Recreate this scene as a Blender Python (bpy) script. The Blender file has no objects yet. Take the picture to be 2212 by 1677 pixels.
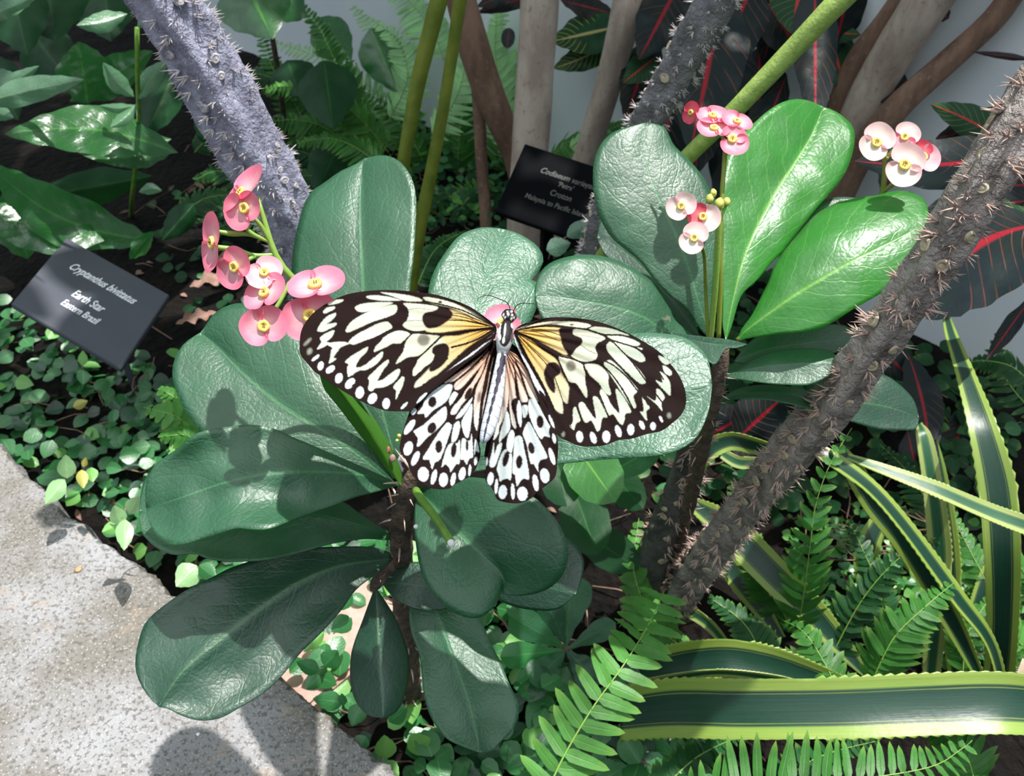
import bpy, bmesh, math, random
import numpy as np
from mathutils import Vector, Matrix, noise, Quaternion
rnd = random.Random(7)
SC = bpy.context.scene
COL = SC.collection
# ------------------------------------------------------------------ camera
W_, H_ = 2212, 1677
FPX = 1843.0                      # focal length in pixels (30 mm on a 36 mm sensor)
PITCH = math.radians(40)
CAM = Vector((0, 0, 0.62))
FW = Vector((0, math.cos(PITCH), -math.sin(PITCH)))
UP = Vector((0, math.sin(PITCH), math.cos(PITCH)))
RT = Vector((1, 0, 0))
cd = bpy.data.cameras.new('camera'); cd.lens = 36 * FPX / W_; cd.sensor_width = 36
cd.clip_start = 0.01; cd.clip_end = 50
cd.dof.use_dof = True; cd.dof.focus_distance = 0.31; cd.dof.aperture_fstop = 32
cam = bpy.data.objects.new('camera', cd); COL.objects.link(cam)
cam.location = CAM; cam.rotation_euler = (math.pi / 2 - PITCH, 0, 0)
SC.camera = cam
# ------------------------------------------------------------------ world, sun, exposure
SC.view_settings.view_transform = 'Standard'; SC.view_settings.look = 'None'
SC.view_settings.gamma = 1; SC.view_settings.use_curve_mapping = False
SC.view_settings.exposure = 0.22
wd = bpy.data.worlds.new('world'); SC.world = wd; wd.use_nodes = True
nt = wd.node_tree; nt.nodes.clear()
o_ = nt.nodes.new('ShaderNodeOutputWorld'); b_ = nt.nodes.new('ShaderNodeBackground')
tc = nt.nodes.new('ShaderNodeTexCoord'); sp = nt.nodes.new('ShaderNodeSeparateXYZ')
cr = nt.nodes.new('ShaderNodeValToRGB')
cr.color_ramp.elements[0].position = 0.02; cr.color_ramp.elements[0].color = (0.010, 0.014, 0.010, 1)
cr.color_ramp.elements[1].position = 0.85; cr.color_ramp.elements[1].color = (0.90, 0.97, 1.0, 1)
e_ = cr.color_ramp.elements.new(0.40); e_.color = (0.27, 0.31, 0.36, 1)
e_ = cr.color_ramp.elements.new(0.18); e_.color = (0.13, 0.16, 0.19, 1)
nt.links.new(tc.outputs['Generated'], sp.inputs[0]); nt.links.new(sp.outputs['Z'], cr.inputs[0])
nt.links.new(cr.outputs[0], b_.inputs['Color']); b_.inputs['Strength'].default_value = 1.45
nt.links.new(b_.outputs[0], o_.inputs[0])
sd = bpy.data.lights.new('sun', 'SUN'); sd.energy = 5.8; sd.angle = math.radians(0.8); sd.color = (1, 0.97, 0.92)
so = bpy.data.objects.new('sun', sd); COL.objects.link(so)
SUNDIR = Vector((0.25, 0.14, 0.96)).normalized()      # towards the sun
so.rotation_euler = SUNDIR.to_track_quat('Z', 'Y').to_euler(); so.location = (0.5, 1, 3)
# ------------------------------------------------------------------ placing
def at(x, y, d):
    return CAM + (FW + RT * ((x - W_ / 2) / FPX) + UP * ((H_ / 2 - y) / FPX)) * d
def depY(x, y, Y):                 # depth of the point above world depth Y
    yn = (H_ / 2 - y) / FPX
    return Y / (math.cos(PITCH) + yn * math.sin(PITCH))
def atY(x, y, Y): return at(x, y, depY(x, y, Y))
def gnd(x, y, z=0.0):
    yn = (H_ / 2 - y) / FPX
    d = (CAM.z - z) / (math.sin(PITCH) - yn * math.cos(PITCH))
    return at(x, y, d)
def gdep(x, y, z=0.0):
    yn = (H_ / 2 - y) / FPX
    return (CAM.z - z) / (math.sin(PITCH) - yn * math.cos(PITCH))
# the wall stands on the line through the ground points seen at (2212,826) and (560,120)
wa, wb = gnd(2212, 826), gnd(560, 120)
wd_ = (wb - wa).normalized(); wn = Vector((wd_.y, -wd_.x, 0))
if wn.y < 0: wn = -wn
def wclamp(x, y, d, m=.03):        # keep a point in front of the wall
    dr = at(x, y, 1) - CAM; k = dr.dot(wn)
    if k <= 1e-6: return d
    t = (wa - CAM).dot(wn) / k
    return min(d, t - m / k)
# ------------------------------------------------------------------ object helpers
def link(name, me, mat=None, parent=None):
    o = bpy.data.objects.new(name, me); COL.objects.link(o)
    if mat is not None and me is not None:
        for m in (mat if isinstance(mat, (list, tuple)) else [mat]):
            me.materials.append(m)
    if parent is not None:
        o.parent = parent
        if parent.type == 'EMPTY' and parent.location.length > 0:
            o.matrix_parent_inverse = Matrix.Translation(-parent.location)
    return o
def tag(o, label=None, cat=None, group=None, kind=None):
    if label: o['label'] = label
    if cat: o['category'] = cat
    if group: o['group'] = group
    if kind: o['kind'] = kind
    return o
def thing(name, label, cat, loc=(0, 0, 0), group=None):
    o = bpy.data.objects.new(name, None); COL.objects.link(o)
    o.location = loc; o.empty_display_size = 0.01
    return tag(o, label, cat, group)
def mesh(name, vs, fs, uv=None, smooth=True, mi=None):
    me = bpy.data.meshes.new(name)
    me.from_pydata([tuple(v) for v in vs], [], fs)
    if smooth:
        me.polygons.foreach_set('use_smooth', [True] * len(fs))
    if uv is not None:
        l = me.uv_layers.new(name='UVMap')
        idx = np.zeros(len(me.loops), dtype=np.int32); me.loops.foreach_get('vertex_index', idx)
        l.data.foreach_set('uv', np.asarray(uv, dtype=np.float32)[idx].ravel())
    if mi is not None:
        me.polygons.foreach_set('material_index', mi)
    me.update()
    return me
class MB:
    def __init__(s): s.v = []; s.f = []; s.uv = []; s.mi = []
    def add(s, vs, fs, uv=None, m=0):
        o = len(s.v); s.v += [tuple(v) for v in vs]
        s.f += [tuple(i + o for i in f) for f in fs]
        s.uv += list(uv) if uv is not None else [(0.5, 0.5)] * len(vs)
        s.mi += [m] * len(fs)
    def build(s, name, mat, parent=None, smooth=True):
        return link(name, mesh(name, s.v, s.f, s.uv, smooth, s.mi), mat, parent)
def crom(pts, per=10, closed=False):
    P = [np.array(p, dtype=float) for p in pts]
    n = len(P); out = []
    if closed:
        rng = range(n); g = lambda i: P[i % n]
    else:
        rng = range(n - 1); g = lambda i: P[max(0, min(n - 1, i))]
    for i in rng:
        a, b, c, d = g(i - 1), g(i), g(i + 1), g(i + 2)
        for k in range(per):
            t = k / per
            out.append(0.5 * ((2 * b) + (c - a) * t + (2 * a - 5 * b + 4 * c - d) * t * t + (3 * b - a - 3 * c + d) * t ** 3))
    if not closed: out.append(P[-1])
    return np.array(out)
def resample(pts, n, dims=2):
    c = crom(pts, 12)
    seg = np.linalg.norm(np.diff(c[:, :dims], axis=0), axis=1)
    s = np.concatenate([[0], np.cumsum(seg)]); s /= s[-1]
    t = np.linspace(0, 1, n + 1)
    return np.stack([np.interp(t, s, c[:, k]) for k in range(c.shape[1])], axis=1)
def quad3(a, u):                   # value through (0,a0) (.5,a1) (1,a2)
    if len(a) == 2: return a[0] + (a[1] - a[0]) * u
    return a[0] * (1 - u) * (1 - 2 * u) + a[1] * 4 * u * (1 - u) + a[2] * u * (2 * u - 1)
# a leaf: base point, its two margins and midrib (pixels), the distances of base, middle, tip, and how far each margin lies behind the midrib
def leaf(name, parent, mat, base, left, tip, right, mid, D, T=(0, 0), cup=0.0, rip=0.0015, N=44, M=9, thick=0.0005, seed=0, fr=45):
    L = resample([base] + left + [tip], N); R = resample([base] + right + [tip], N); C = resample([base] + mid + [tip], N)
    mx = max(np.linalg.norm(L - C, axis=1).max(), np.linalg.norm(R - C, axis=1).max())
    vs, uv, fs = [], [], []
    for i in range(N + 1):
        u = i / N; dm = quad3(D, u)
        for j in range(-M, M + 1):
            s = abs(j) / M; e = L[i] if j < 0 else R[i]
            t = T[0] if j < 0 else T[1]
            if isinstance(t, (tuple, list)): t = quad3(t, u)
            w = np.linalg.norm(e - C[i]) / mx
            p = C[i] + (e - C[i]) * s
            d = dm + t * w * (0.55 * s + 0.45 * s * s) - cup * w * 4 * s * (1 - s) * 0.5
            q = at(p[0], p[1], d)
            if rip:
                d += rip * s * w * noise.noise(q * fr + Vector((seed, 0, 0))) * 2 + rip * 0.4 * w * noise.noise(q * fr * 2.3 + Vector((0, seed, 0)))
            vs.append(at(p[0], p[1], d)); uv.append((u, 0.5 + 0.5 * j / M))
    K = 2 * M + 1
    for i in range(N):
        for j in range(K - 1):
            a = i * K + j
            fs.append((a, a + 1, a + K + 1, a + K))
    me = mesh(name, vs, fs, uv)
    # make the upper side face the camera
    o = link(name, me, mat, parent)
    if thick:
        c = sum((Vector(v) for v in vs), Vector()) / len(vs)
        n = Vector()
        for p in me.polygons: n += p.normal * p.area
        if n.dot(CAM - c) < 0: me.flip_normals()
        m = o.modifiers.new('thickness', 'SOLIDIFY'); m.thickness = thick; m.offset = -1
    return o
PROFILE = {
    'ovate': [(0, 0), (.12, .6), (.3, .97), (.45, 1), (.65, .82), (.85, .42), (.95, .17), (1, 0)],
    'obov': [(0, .06), (.2, .28), (.45, .68), (.68, 1), (.85, .95), (.95, .6), (1, 0)],
    'round': [(0, 0), (.07, .5), (.2, .85), (.45, 1), (.7, .9), (.88, .6), (.97, .28), (1, 0)],
    'lance': [(0, .05), (.15, .5), (.4, 1), (.6, .93), (.8, .6), (.93, .25), (1, 0)],
    'pinna': [(0, .5), (.05, .95), (.2, 1), (.6, .85), (.85, .55), (.95, .3), (1, 0)],
}
def prof(kind, u):
    p = PROFILE[kind]
    for (a, x), (b, y) in zip(p, p[1:]):
        if u <= b:
            t = (u - a) / (b - a); t = t * t * (3 - 2 * t) if kind not in ('pinna',) else t
            return x + (y - x) * t
    return 0
def leaf3(P, dirv, nrm, length, width, kind='ovate', N=8, M=2, arch=0.12, fold=0.15, twist=0.0, wav=0.0, seed=0):
    """a leaf in world space -> verts, faces, uv"""
    T = dirv.normalized(); S = T.cross(nrm).normalized(); Nn = S.cross(T).normalized()
    if twist:
        q = Quaternion(T, twist); S = q @ S; Nn = q @ Nn
    vs, uv, fs = [], [], []
    K = 2 * M + 1
    for i in range(N + 1):
        u = i / N; w = width * 0.5 * prof(kind, u)
        c = P + T * (length * u) - Nn * (arch * length * u * u)
        for j in range(-M, M + 1):
            s = j / M
            z = fold * w * abs(s) + (wav * w * math.sin(u * 22 + seed + (2 if j > 0 else 0)) * abs(s) if wav else 0)
            vs.append(c + S * (w * s) + Nn * z); uv.append((u, 0.5 + 0.5 * s))
    for i in range(N):
        for j in range(K - 1):
            a = i * K + j; fs.append((a, a + 1, a + K + 1, a + K))
    return vs, fs, uv
def tube3(pts, rad, seg=12, prof_fn=None, cap=True):
    """pts: list of Vectors; rad: list -> verts, faces, uv"""
    n = len(pts); vs, fs, uv = [], [], []
    T0 = (pts[1] - pts[0]).normalized(); a = Vector((0, 0, 1)) if abs(T0.z) < 0.9 else Vector((1, 0, 0))
    X = T0.cross(a).normalized(); ln = 0
    for i in range(n):
        T = (pts[min(n - 1, i + 1)] - pts[max(0, i - 1)]).normalized()
        X = (X - T * X.dot(T)).normalized(); Y = T.cross(X)
        if i: ln += (pts[i] - pts[i - 1]).length
        for k in range(seg):
            th = 2 * math.pi * k / seg
            r = rad[i] * (prof_fn(ln, th) if prof_fn else 1)
            vs.append(pts[i] + X * (math.cos(th) * r) + Y * (math.sin(th) * r)); uv.append((i / (n - 1), k / seg))
    for i in range(n - 1):
        for k in range(seg):
            a, b = i * seg + k, i * seg + (k + 1) % seg
            fs.append((a, b, b + seg, a + seg))
    if cap:
        fs.append(tuple(range(seg - 1, -1, -1))); fs.append(tuple((n - 1) * seg + k for k in range(seg)))
    return vs, fs, uv
def smoothpts(pts, n):
    r = resample([tuple(p) for p in pts], n, 3)
    return [Vector(p[:3]) for p in r], [float(p[3]) for p in r] if r.shape[1] > 3 else None
def pxtube(name, parent, mat, pts, n=24, seg=12, pf=None):
    """pts (x, y, depth, radius in pixels)"""
    w = []
    for x, y, d, r in pts:
        p = at(x, y, d); w.append((p.x, p.y, p.z, r * d / FPX))
    P, R = smoothpts(w, n)
    vs, fs, uv = tube3(P, R, seg, pf)
    return link(name, mesh(name, vs, fs, uv), mat, parent)
# ------------------------------------------------------------------ materials
class NB:
    def __init__(s, name):
        s.m = bpy.data.materials.new(name); s.m.use_nodes = True
        s.t = s.m.node_tree; s.t.nodes.clear()
        s.out = s.t.nodes.new('ShaderNodeOutputMaterial')
    def n(s, ty, **kw):
        nd = s.t.nodes.new(ty)
        for k, v in kw.items(): setattr(nd, k, v)
        return nd
    def l(s, a, b): s.t.links.new(a, b)
    def val(s, sock, v):
        if hasattr(v, 'is_linked'): s.l(v, sock)
        else:
            if isinstance(v, (tuple, list)) and len(v) == 3 and sock.type == 'RGBA': v = (*v, 1)
            sock.default_value = v
    def math(s, op, a, b=0.0, c=0.0, clamp=False):
        nd = s.n('ShaderNodeMath', operation=op, use_clamp=clamp)
        for i, v in enumerate((a, b, c)): s.val(nd.inputs[i], v)
        return nd.outputs[0]
    def mix(s, f, a, b, blend='MIX'):
        nd = s.n('ShaderNodeMix', data_type='RGBA', blend_type=blend)
        s.val(nd.inputs[0], f); s.val(nd.inputs[6], a); s.val(nd.inputs[7], b)
        return nd.outputs[2]
    def rng(s, v, a, b, c=0.0, d=1.0, smooth=True):
        nd = s.n('ShaderNodeMapRange', interpolation_type='SMOOTHSTEP' if smooth else 'LINEAR')
        for i, x in enumerate((v, a, b, c, d)): s.val(nd.inputs[i], x)
        return nd.outputs[0]
    def noise(s, scale, detail=3, rough=0.55, vec=None, dist=0.0):
        nd = s.n('ShaderNodeTexNoise'); nd.inputs['Scale'].default_value = scale
        nd.inputs['Detail'].default_value = detail; nd.inputs['Roughness'].default_value = rough
        nd.inputs['Distortion'].default_value = dist
        s.l(vec or s.obj(), nd.inputs['Vector']); return nd.outputs['Fac']
    def vor(s, scale, feature='DISTANCE_TO_EDGE', vec=None):
        nd = s.n('ShaderNodeTexVoronoi', feature=feature); nd.inputs['Scale'].default_value = scale
        s.l(vec or s.obj(), nd.inputs['Vector']); return nd.outputs['Distance']
    def obj(s):
        if not hasattr(s, '_tc'): s._tc = s.n('ShaderNodeTexCoord')
        return s._tc.outputs['Object']
    def uvxy(s):
        if not hasattr(s, '_tc'): s._tc = s.n('ShaderNodeTexCoord')
        sp = s.n('ShaderNodeSeparateXYZ'); s.l(s._tc.outputs['UV'], sp.inputs[0]); return sp.outputs[0], sp.outputs[1]
    def bump(s, h, strength=0.4, dist=0.001, nrm=None):
        nd = s.n('ShaderNodeBump'); nd.inputs['Strength'].default_value = strength; nd.inputs['Distance'].default_value = dist
        s.l(h, nd.inputs['Height'])
        if nrm is not None: s.l(nrm, nd.inputs['Normal'])
        return nd.outputs[0]
    def pbr(s, col, rough=0.5, spec=0.5, nrm=None, coat=0.0, ior=1.5):
        p = s.n('ShaderNodeBsdfPrincipled'); s.val(p.inputs['Base Color'], col); s.val(p.inputs['Roughness'], rough)
        p.inputs['Specular IOR Level'].default_value = spec; p.inputs['IOR'].default_value = ior
        if coat: p.inputs['Coat Weight'].default_value = coat; p.inputs['Coat Roughness'].default_value = 0.25
        if nrm is not None: s.l(nrm, p.inputs['Normal'])
        return p.outputs[0]
    def done(s, sh): s.l(sh, s.out.inputs['Surface']); return s.m
    def transl(s, sh, col, fac, nrm=None):
        t = s.n('ShaderNodeBsdfTranslucent'); s.val(t.inputs['Color'], col)
        if nrm is not None: s.l(nrm, t.inputs['Normal'])
        mx = s.n('ShaderNodeMixShader'); s.val(mx.inputs[0], fac); s.l(sh, mx.inputs[1]); s.l(t.outputs[0], mx.inputs[2])
        return mx.outputs[0]
def leafmat(name, base, rib, rough=0.44, tr=0.35, trcol=None, net=520, nv=9, spec=0.9, bump=0.42, mott=0.5, ribw=0.035, scar=0.0, basefade=0.5, back=None, ior=1.5):
    b = NB(name); u, v = b.uvxy()
    av = b.math('ABSOLUTE', b.math('MULTIPLY_ADD', v, 2, -1))
    wid = b.math('MULTIPLY_ADD', u, -ribw * 0.7, ribw)
    ribm = b.math('SUBTRACT', 1, b.rng(b.math('DIVIDE', av, wid), 0.5, 2.0))
    halo = b.math('MULTIPLY', b.math('SUBTRACT', 1, b.rng(av, 0, 0.22)), b.rng(u, 0.0, 0.75, basefade, 0.0, False))
    n1 = b.noise(60, 3, 0.6)
    n0 = b.noise(18, 2)
    nz = b.noise(90, 2)
    ph = b.math('ADD', b.math('MULTIPLY_ADD', u, nv, b.math('MULTIPLY', av, -2.4)), b.math('MULTIPLY', nz, 0.7))
    lat = b.math('ABSOLUTE', b.math('SUBTRACT', b.math('FRACT', ph), 0.5))
    latm = b.math('SUBTRACT', 1, b.rng(lat, 0.0, 0.07))
    dark = tuple(c * 0.62 for c in base)
    col = b.mix(b.math('MULTIPLY', b.rng(n1, 0.35, 0.7), mott), base, dark)
    col = b.mix(b.rng(n0, 0.4, 0.75, 0, 0.45), col, tuple(min(1, c * 1.5 + 0.01) for c in base))
    col = b.mix(b.math('MULTIPLY', latm, 0.16), col, rib)
    col = b.mix(halo, col, tuple((x + y) / 2 for x, y in zip(base, rib)))
    col = b.mix(b.math('MULTIPLY', ribm, 0.8), col, rib)
    e = b.vor(net); e2 = b.vor(net * 0.40)
    h = b.math('ADD', b.rng(e, 0.0, 0.25), b.math('MULTIPLY', b.rng(e2, 0, 0.2), 1.4))
    h = b.math('ADD', h, b.math('MULTIPLY', latm, -1.6))
    h = b.math('ADD', h, b.math('MULTIPLY', b.math('MULTIPLY', ribm, -2.0), 1.0))
    h = b.math('ADD', h, b.math('MULTIPLY', b.noise(130, 2), 0.45))
    nr = b.bump(h, bump * 0.55, 0.00022)
    rr = b.math('MULTIPLY_ADD', n1, 0.22, rough - 0.1)
    if scar:
        sm = b.rng(b.noise(28, 4, 0.7), 0.70, 0.74)
        col = b.mix(b.math('MULTIPLY', sm, scar), col, (0.35, 0.3, 0.2))
    if back:
        g = b.n('ShaderNodeNewGeometry'); col = b.mix(g.outputs['Backfacing'], col, back)
    sh = b.pbr(col, rr, spec, nr, 0, ior)
    tcol = trcol or tuple(min(1, c * 3.2) for c in base)
    tm = b.mix(b.math('MULTIPLY', ribm, 0.6), tcol, rib)
    return b.done(b.transl(sh, tm, tr))
M = {}
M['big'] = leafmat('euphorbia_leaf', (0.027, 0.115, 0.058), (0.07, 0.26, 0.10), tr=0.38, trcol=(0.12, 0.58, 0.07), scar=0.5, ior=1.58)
M['bigdark'] = leafmat('euphorbia_dark_leaf', (0.018, 0.075, 0.042), (0.06, 0.20, 0.07), rough=0.44, tr=0.3, trcol=(0.08, 0.36, 0.05), ior=1.55)  # deeper green copy of the euphorbia leaf
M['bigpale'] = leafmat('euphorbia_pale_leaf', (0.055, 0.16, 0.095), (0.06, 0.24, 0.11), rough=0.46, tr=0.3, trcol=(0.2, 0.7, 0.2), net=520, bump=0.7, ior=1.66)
M['biglime'] = leafmat('euphorbia_lime_leaf', (0.045, 0.235, 0.036), (0.3, 0.62, 0.1), rough=0.36, tr=0.48, trcol=(0.22, 0.9, 0.10), net=340, bump=0.36, ior=1.6)  # brighter green copy of the euphorbia leaf
M['young'] = leafmat('folded_young_leaf', (0.07, 0.22, 0.018), (0.12, 0.32, 0.03), rough=0.4, tr=0.4, trcol=(0.2, 0.6, 0.04), bump=0.2)
M['shade'] = leafmat('shade_toned_leaf', (0.012, 0.062, 0.022), (0.04, 0.15, 0.04), rough=0.45, tr=0.3, trcol=(0.05, 0.25, 0.04), nv=8, net=200, bump=0.3, spec=0.3)  # shade is put into the colour: darker green, low gloss
M['fig'] = leafmat('creeping_fig_leaf', (0.03, 0.17, 0.045), (0.12, 0.36, 0.12), rough=0.35, tr=0.3, nv=5, net=700, bump=0.3, mott=0.3)
M['figlime'] = leafmat('creeping_fig_young_leaf', (0.16, 0.42, 0.09), (0.35, 0.62, 0.2), rough=0.4, tr=0.35, nv=5, net=700, bump=0.3, mott=0.25)
M['figpale'] = leafmat('creeping_fig_sunlit_leaf', (0.26, 0.50, 0.20), (0.5, 0.72, 0.4), rough=0.38, tr=0.3, nv=6, net=700, bump=0.3, mott=0.4)  # sunlight on these fig leaves is put into the paler green
M['figyel'] = leafmat('yellow_leaf', (0.45, 0.42, 0.09), (0.6, 0.5, 0.2), rough=0.4, tr=0.3, nv=6, net=700, bump=0.3, mott=0.2)
M['wall_leaf'] = leafmat('broad_shade_leaf', (0.025, 0.13, 0.03), (0.1, 0.35, 0.06), rough=0.28, tr=0.35, nv=11, net=200, bump=0.45, ior=1.7, ribw=0.05)
M['greyleaf'] = leafmat('variegated_leaf', (0.10, 0.22, 0.12), (0.3, 0.45, 0.25), rough=0.28, tr=0.25, nv=7, net=260, bump=0.5)
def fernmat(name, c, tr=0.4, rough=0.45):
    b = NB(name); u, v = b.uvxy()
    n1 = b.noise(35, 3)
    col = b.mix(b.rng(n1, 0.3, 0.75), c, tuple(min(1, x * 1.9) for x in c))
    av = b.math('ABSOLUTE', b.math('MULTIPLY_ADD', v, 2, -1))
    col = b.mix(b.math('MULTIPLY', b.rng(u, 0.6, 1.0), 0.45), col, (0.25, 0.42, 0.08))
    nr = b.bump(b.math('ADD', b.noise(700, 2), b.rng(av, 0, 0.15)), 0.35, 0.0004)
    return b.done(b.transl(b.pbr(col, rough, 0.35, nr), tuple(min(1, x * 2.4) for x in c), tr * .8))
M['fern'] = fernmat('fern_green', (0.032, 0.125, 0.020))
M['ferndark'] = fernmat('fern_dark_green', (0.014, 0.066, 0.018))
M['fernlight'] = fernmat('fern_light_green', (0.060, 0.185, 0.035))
M['fernpale'] = fernmat('fern_backlit_green', (0.26, 0.44, 0.22), 0.5)  # backlight on the fronds is put into this pale colour
def plain(name, c, rough=0.5, spec=0.5, var=0.35, sc=120, bump=0.3, c2=None, dist=0.0006, tr=0.0, trcol=None):
    b = NB(name)
    n1 = b.noise(sc, 4, 0.6)
    col = b.mix(b.rng(n1, 0.3, 0.7), c, c2 or tuple(x * (1 - var) for x in c))
    sh = b.pbr(col, rough, spec, b.bump(b.noise(sc * 3, 4), bump, dist))
    if tr: sh = b.transl(sh, trcol or c, tr)
    return b.done(sh)
M['stalk'] = plain('flower_stalk_green', (0.20, 0.42, 0.07), 0.4, c2=(0.26, 0.38, 0.07))
M['limestalk'] = plain('lime_stalk', (0.16, 0.33, 0.04), 0.35)
M['olive'] = plain('olive_stalk', (0.22, 0.27, 0.035), 0.45, c2=(0.12, 0.17, 0.02), sc=40)
M['olivelight'] = plain('hairy_green_stalk', (0.36, 0.50, 0.12), 0.6, c2=(0.24, 0.36, 0.07), sc=160, bump=0.8)
M['thornstem'] = plain('brown_thorny_stem', (0.17, 0.115, 0.08), 0.8, c2=(0.05, 0.036, 0.03), sc=180, bump=1.0, dist=0.002)
M['spine'] = plain('pale_spine', (0.74, 0.70, 0.70), 0.5, c2=(0.5, 0.42, 0.42), sc=200)
M['spinered'] = plain('reddish_spine', (0.46, 0.28, 0.23), 0.45, c2=(0.66, 0.52, 0.45), sc=150)
M['scar'] = plain('tan_leaf_scar', (0.60, 0.52, 0.36), 0.7, c2=(0.34, 0.27, 0.19), sc=300, bump=0.6)
M['greyscar'] = plain('grey_leaf_scar', (.55, .52, .54), 0.7, c2=(.26, .24, .27), sc=300, bump=.6)
def barkmat(name, a, c, d, sx=60, stretch=None, bump=0.8, dist=0.002, rough=0.75):
    b = NB(name); 
    mp = b.n('ShaderNodeMapping'); b.l(b.obj(), mp.inputs[0]); mp.inputs['Scale'].default_value = stretch or (1, 1, 0.3)
    n1 = b.noise(sx, 5, 0.65, mp.outputs[0]); n2 = b.noise(sx * 4, 4, 0.6)
    col = b.mix(b.rng(n1, 0.35, 0.65), a, c); col = b.mix(b.rng(n2, 0.55, 0.75, 0, 0.6), col, d)
    h = b.math('ADD', n1, b.math('MULTIPLY', n2, 0.5))
    return b.done(b.pbr(col, rough, 0.35, b.bump(h, bump, dist)))
M['lavender'] = barkmat('lavender_grey_bark', (0.38, 0.38, 0.50), (0.17, 0.17, 0.24), (0.70, 0.67, 0.70), 90, (1, 1, 1), 1.0, 0.003)
M['greybark'] = barkmat('grey_brown_bark', (0.44, 0.385, 0.36), (0.19, 0.16, 0.145), (0.76, 0.69, 0.63), 90, (1, 1, 1), 1.0, 0.003)
M['midbark'] = barkmat('mid_grey_bark', (0.26, 0.25, 0.28), (0.13, 0.125, 0.13), (0.5, 0.47, 0.46), 90, (1, 1, 1), 1.0, 0.003)
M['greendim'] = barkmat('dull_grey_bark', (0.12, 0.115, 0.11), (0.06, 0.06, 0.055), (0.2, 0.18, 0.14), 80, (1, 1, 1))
M['trunk'] = barkmat('smooth_tan_trunk', (0.62, 0.52, 0.45), (0.40, 0.31, 0.26), (0.22, 0.16, 0.12), 34, (1, 1, 0.4), 0.3, 0.002)
M['trunkred'] = barkmat('reddish_brown_trunk', (0.28, 0.17, 0.12), (0.15, 0.09, 0.065), (0.36, 0.26, 0.19), 40, (1, 1, 0.3), 0.6, 0.002)
M['soil'] = None
b = NB('dark_soil')
n1 = b.noise(9, 6, 0.7); n2 = b.noise(70, 5, 0.7); v1 = b.vor(95, 'F1')
col = b.mix(b.rng(n1, 0.4, 0.62), (0.003, 0.0025, 0.002), (0.009, 0.006, 0.0045)); col = b.mix(b.rng(n2, 0.55, 0.72, 0, 0.7), col, (0.032, 0.019, 0.014))
h = b.math('ADD', b.math('MULTIPLY', n2, 1.5), v1)
M['soil'] = b.done(b.pbr(col, 0.9, 0.2, b.bump(h, 1.0, 0.01)))
b = NB('speckled_concrete')
n1 = b.noise(10, 5, 0.6); n2 = b.noise(320, 3, 0.6); v1 = b.vor(420, 'F1'); n3 = b.noise(900, 2); v2 = b.vor(190, 'F1')
col = b.mix(b.rng(n1, 0.38, 0.62), (0.19, 0.175, 0.155), (0.32, 0.32, 0.335))
col = b.mix(b.rng(n2, 0.50, 0.62, 0, 0.75), col, (0.10, 0.09, 0.08)); col = b.mix(b.rng(b.noise(3.2, 3), 0.48, 0.62, 0, 0.5), col, (0.13, 0.115, 0.095))
col = b.mix(b.rng(v1, 0.12, 0.34, 0.75, 0), col, (0.44, 0.42, 0.40)); col = b.mix(b.rng(v2, 0.06, 0.14, 0.7, 0), col, (0.07, 0.065, 0.06))
col = b.mix(b.rng(b.noise(45, 3), 0.6, 0.72, 0, 0.3), col, (0.42, 0.30, 0.20))
M['concrete'] = b.done(b.pbr(col, 0.85, 0.3, b.bump(b.math('ADD', b.math('ADD', n2, n3), b.math('MULTIPLY', b.noise(60, 4), 2)), 0.8, 0.0012)))
b = NB('white_painted_wall')
n1 = b.noise(6, 4); col = b.mix(b.rng(n1, 0.3, 0.7), (0.80, 0.86, 0.93), (0.85, 0.90, 0.95))
M['wall'] = b.done(b.pbr(col, 0.7, 0.3, b.bump(b.noise(200, 3), 0.2, 0.001)))
M['brick'] = plain('pinkish_brick', (0.50, 0.34, 0.29), 0.85, 0.3, c2=(0.36, 0.22, 0.18), sc=60, bump=0.6)
M['sign'] = plain('dark_grey_plastic', (0.060, 0.064, 0.085), 0.5, 0.45, var=0.12, sc=30, bump=0.05)
M['signblack'] = plain('black_plastic', (0.003, 0.0035, 0.005), 0.7, 0.05, var=0.1, sc=30, bump=0.05)
M['white'] = plain('white_lettering', (0.85, 0.87, 0.92), 0.5, 0.4, var=0.03)
M['dimwhite'] = plain('grey_lettering', (0.11, 0.115, 0.105), 0.6, 0.3, var=0.05)  # much greyer than the white lettering
M['latex'] = plain('white_sap', (0.9, 0.9, 0.9), 0.3, 0.5, var=0.02)
def bractmat(name, edge, cen, tr=0.3):
    b = NB(name); u, v = b.uvxy(); n1 = b.noise(220, 3, 0.6)
    f = b.rng(b.math('ADD', u, b.math('MULTIPLY', b.math('SUBTRACT', n1, 0.5), 0.5)), 0.15, 0.95)
    col = b.mix(f, cen, edge)
    av = b.math('ABSOLUTE', b.math('MULTIPLY_ADD', v, 2, -1))
    col = b.mix(b.rng(av, 0.55, 1.0, 0, 0.5), col, tuple(x * y for x, y in zip(edge, (0.95, 0.6, 0.7))))
    rib = b.math('MULTIPLY', b.rng(av, 0.0, 0.05, 0.3, 0), b.rng(u, 0.2, 0.9, 1, 0))
    col = b.mix(rib, col, tuple(x * y for x, y in zip(edge, (0.9, 0.55, 0.6))))
    return b.done(b.transl(b.pbr(col, 0.5, 0.35, b.bump(b.noise(500, 3), 0.25, 0.0003)), edge, tr))
M['pink'] = bractmat('pink_bract', (0.84, 0.22, 0.33), (0.88, 0.55, 0.60))
M['hotpink'] = bractmat('deep_pink_bract', (0.80, 0.08, 0.14), (0.82, 0.22, 0.25))
M['palepink'] = bractmat('pale_pink_bract', (0.86, 0.46, 0.54), (0.90, 0.70, 0.70))
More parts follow.
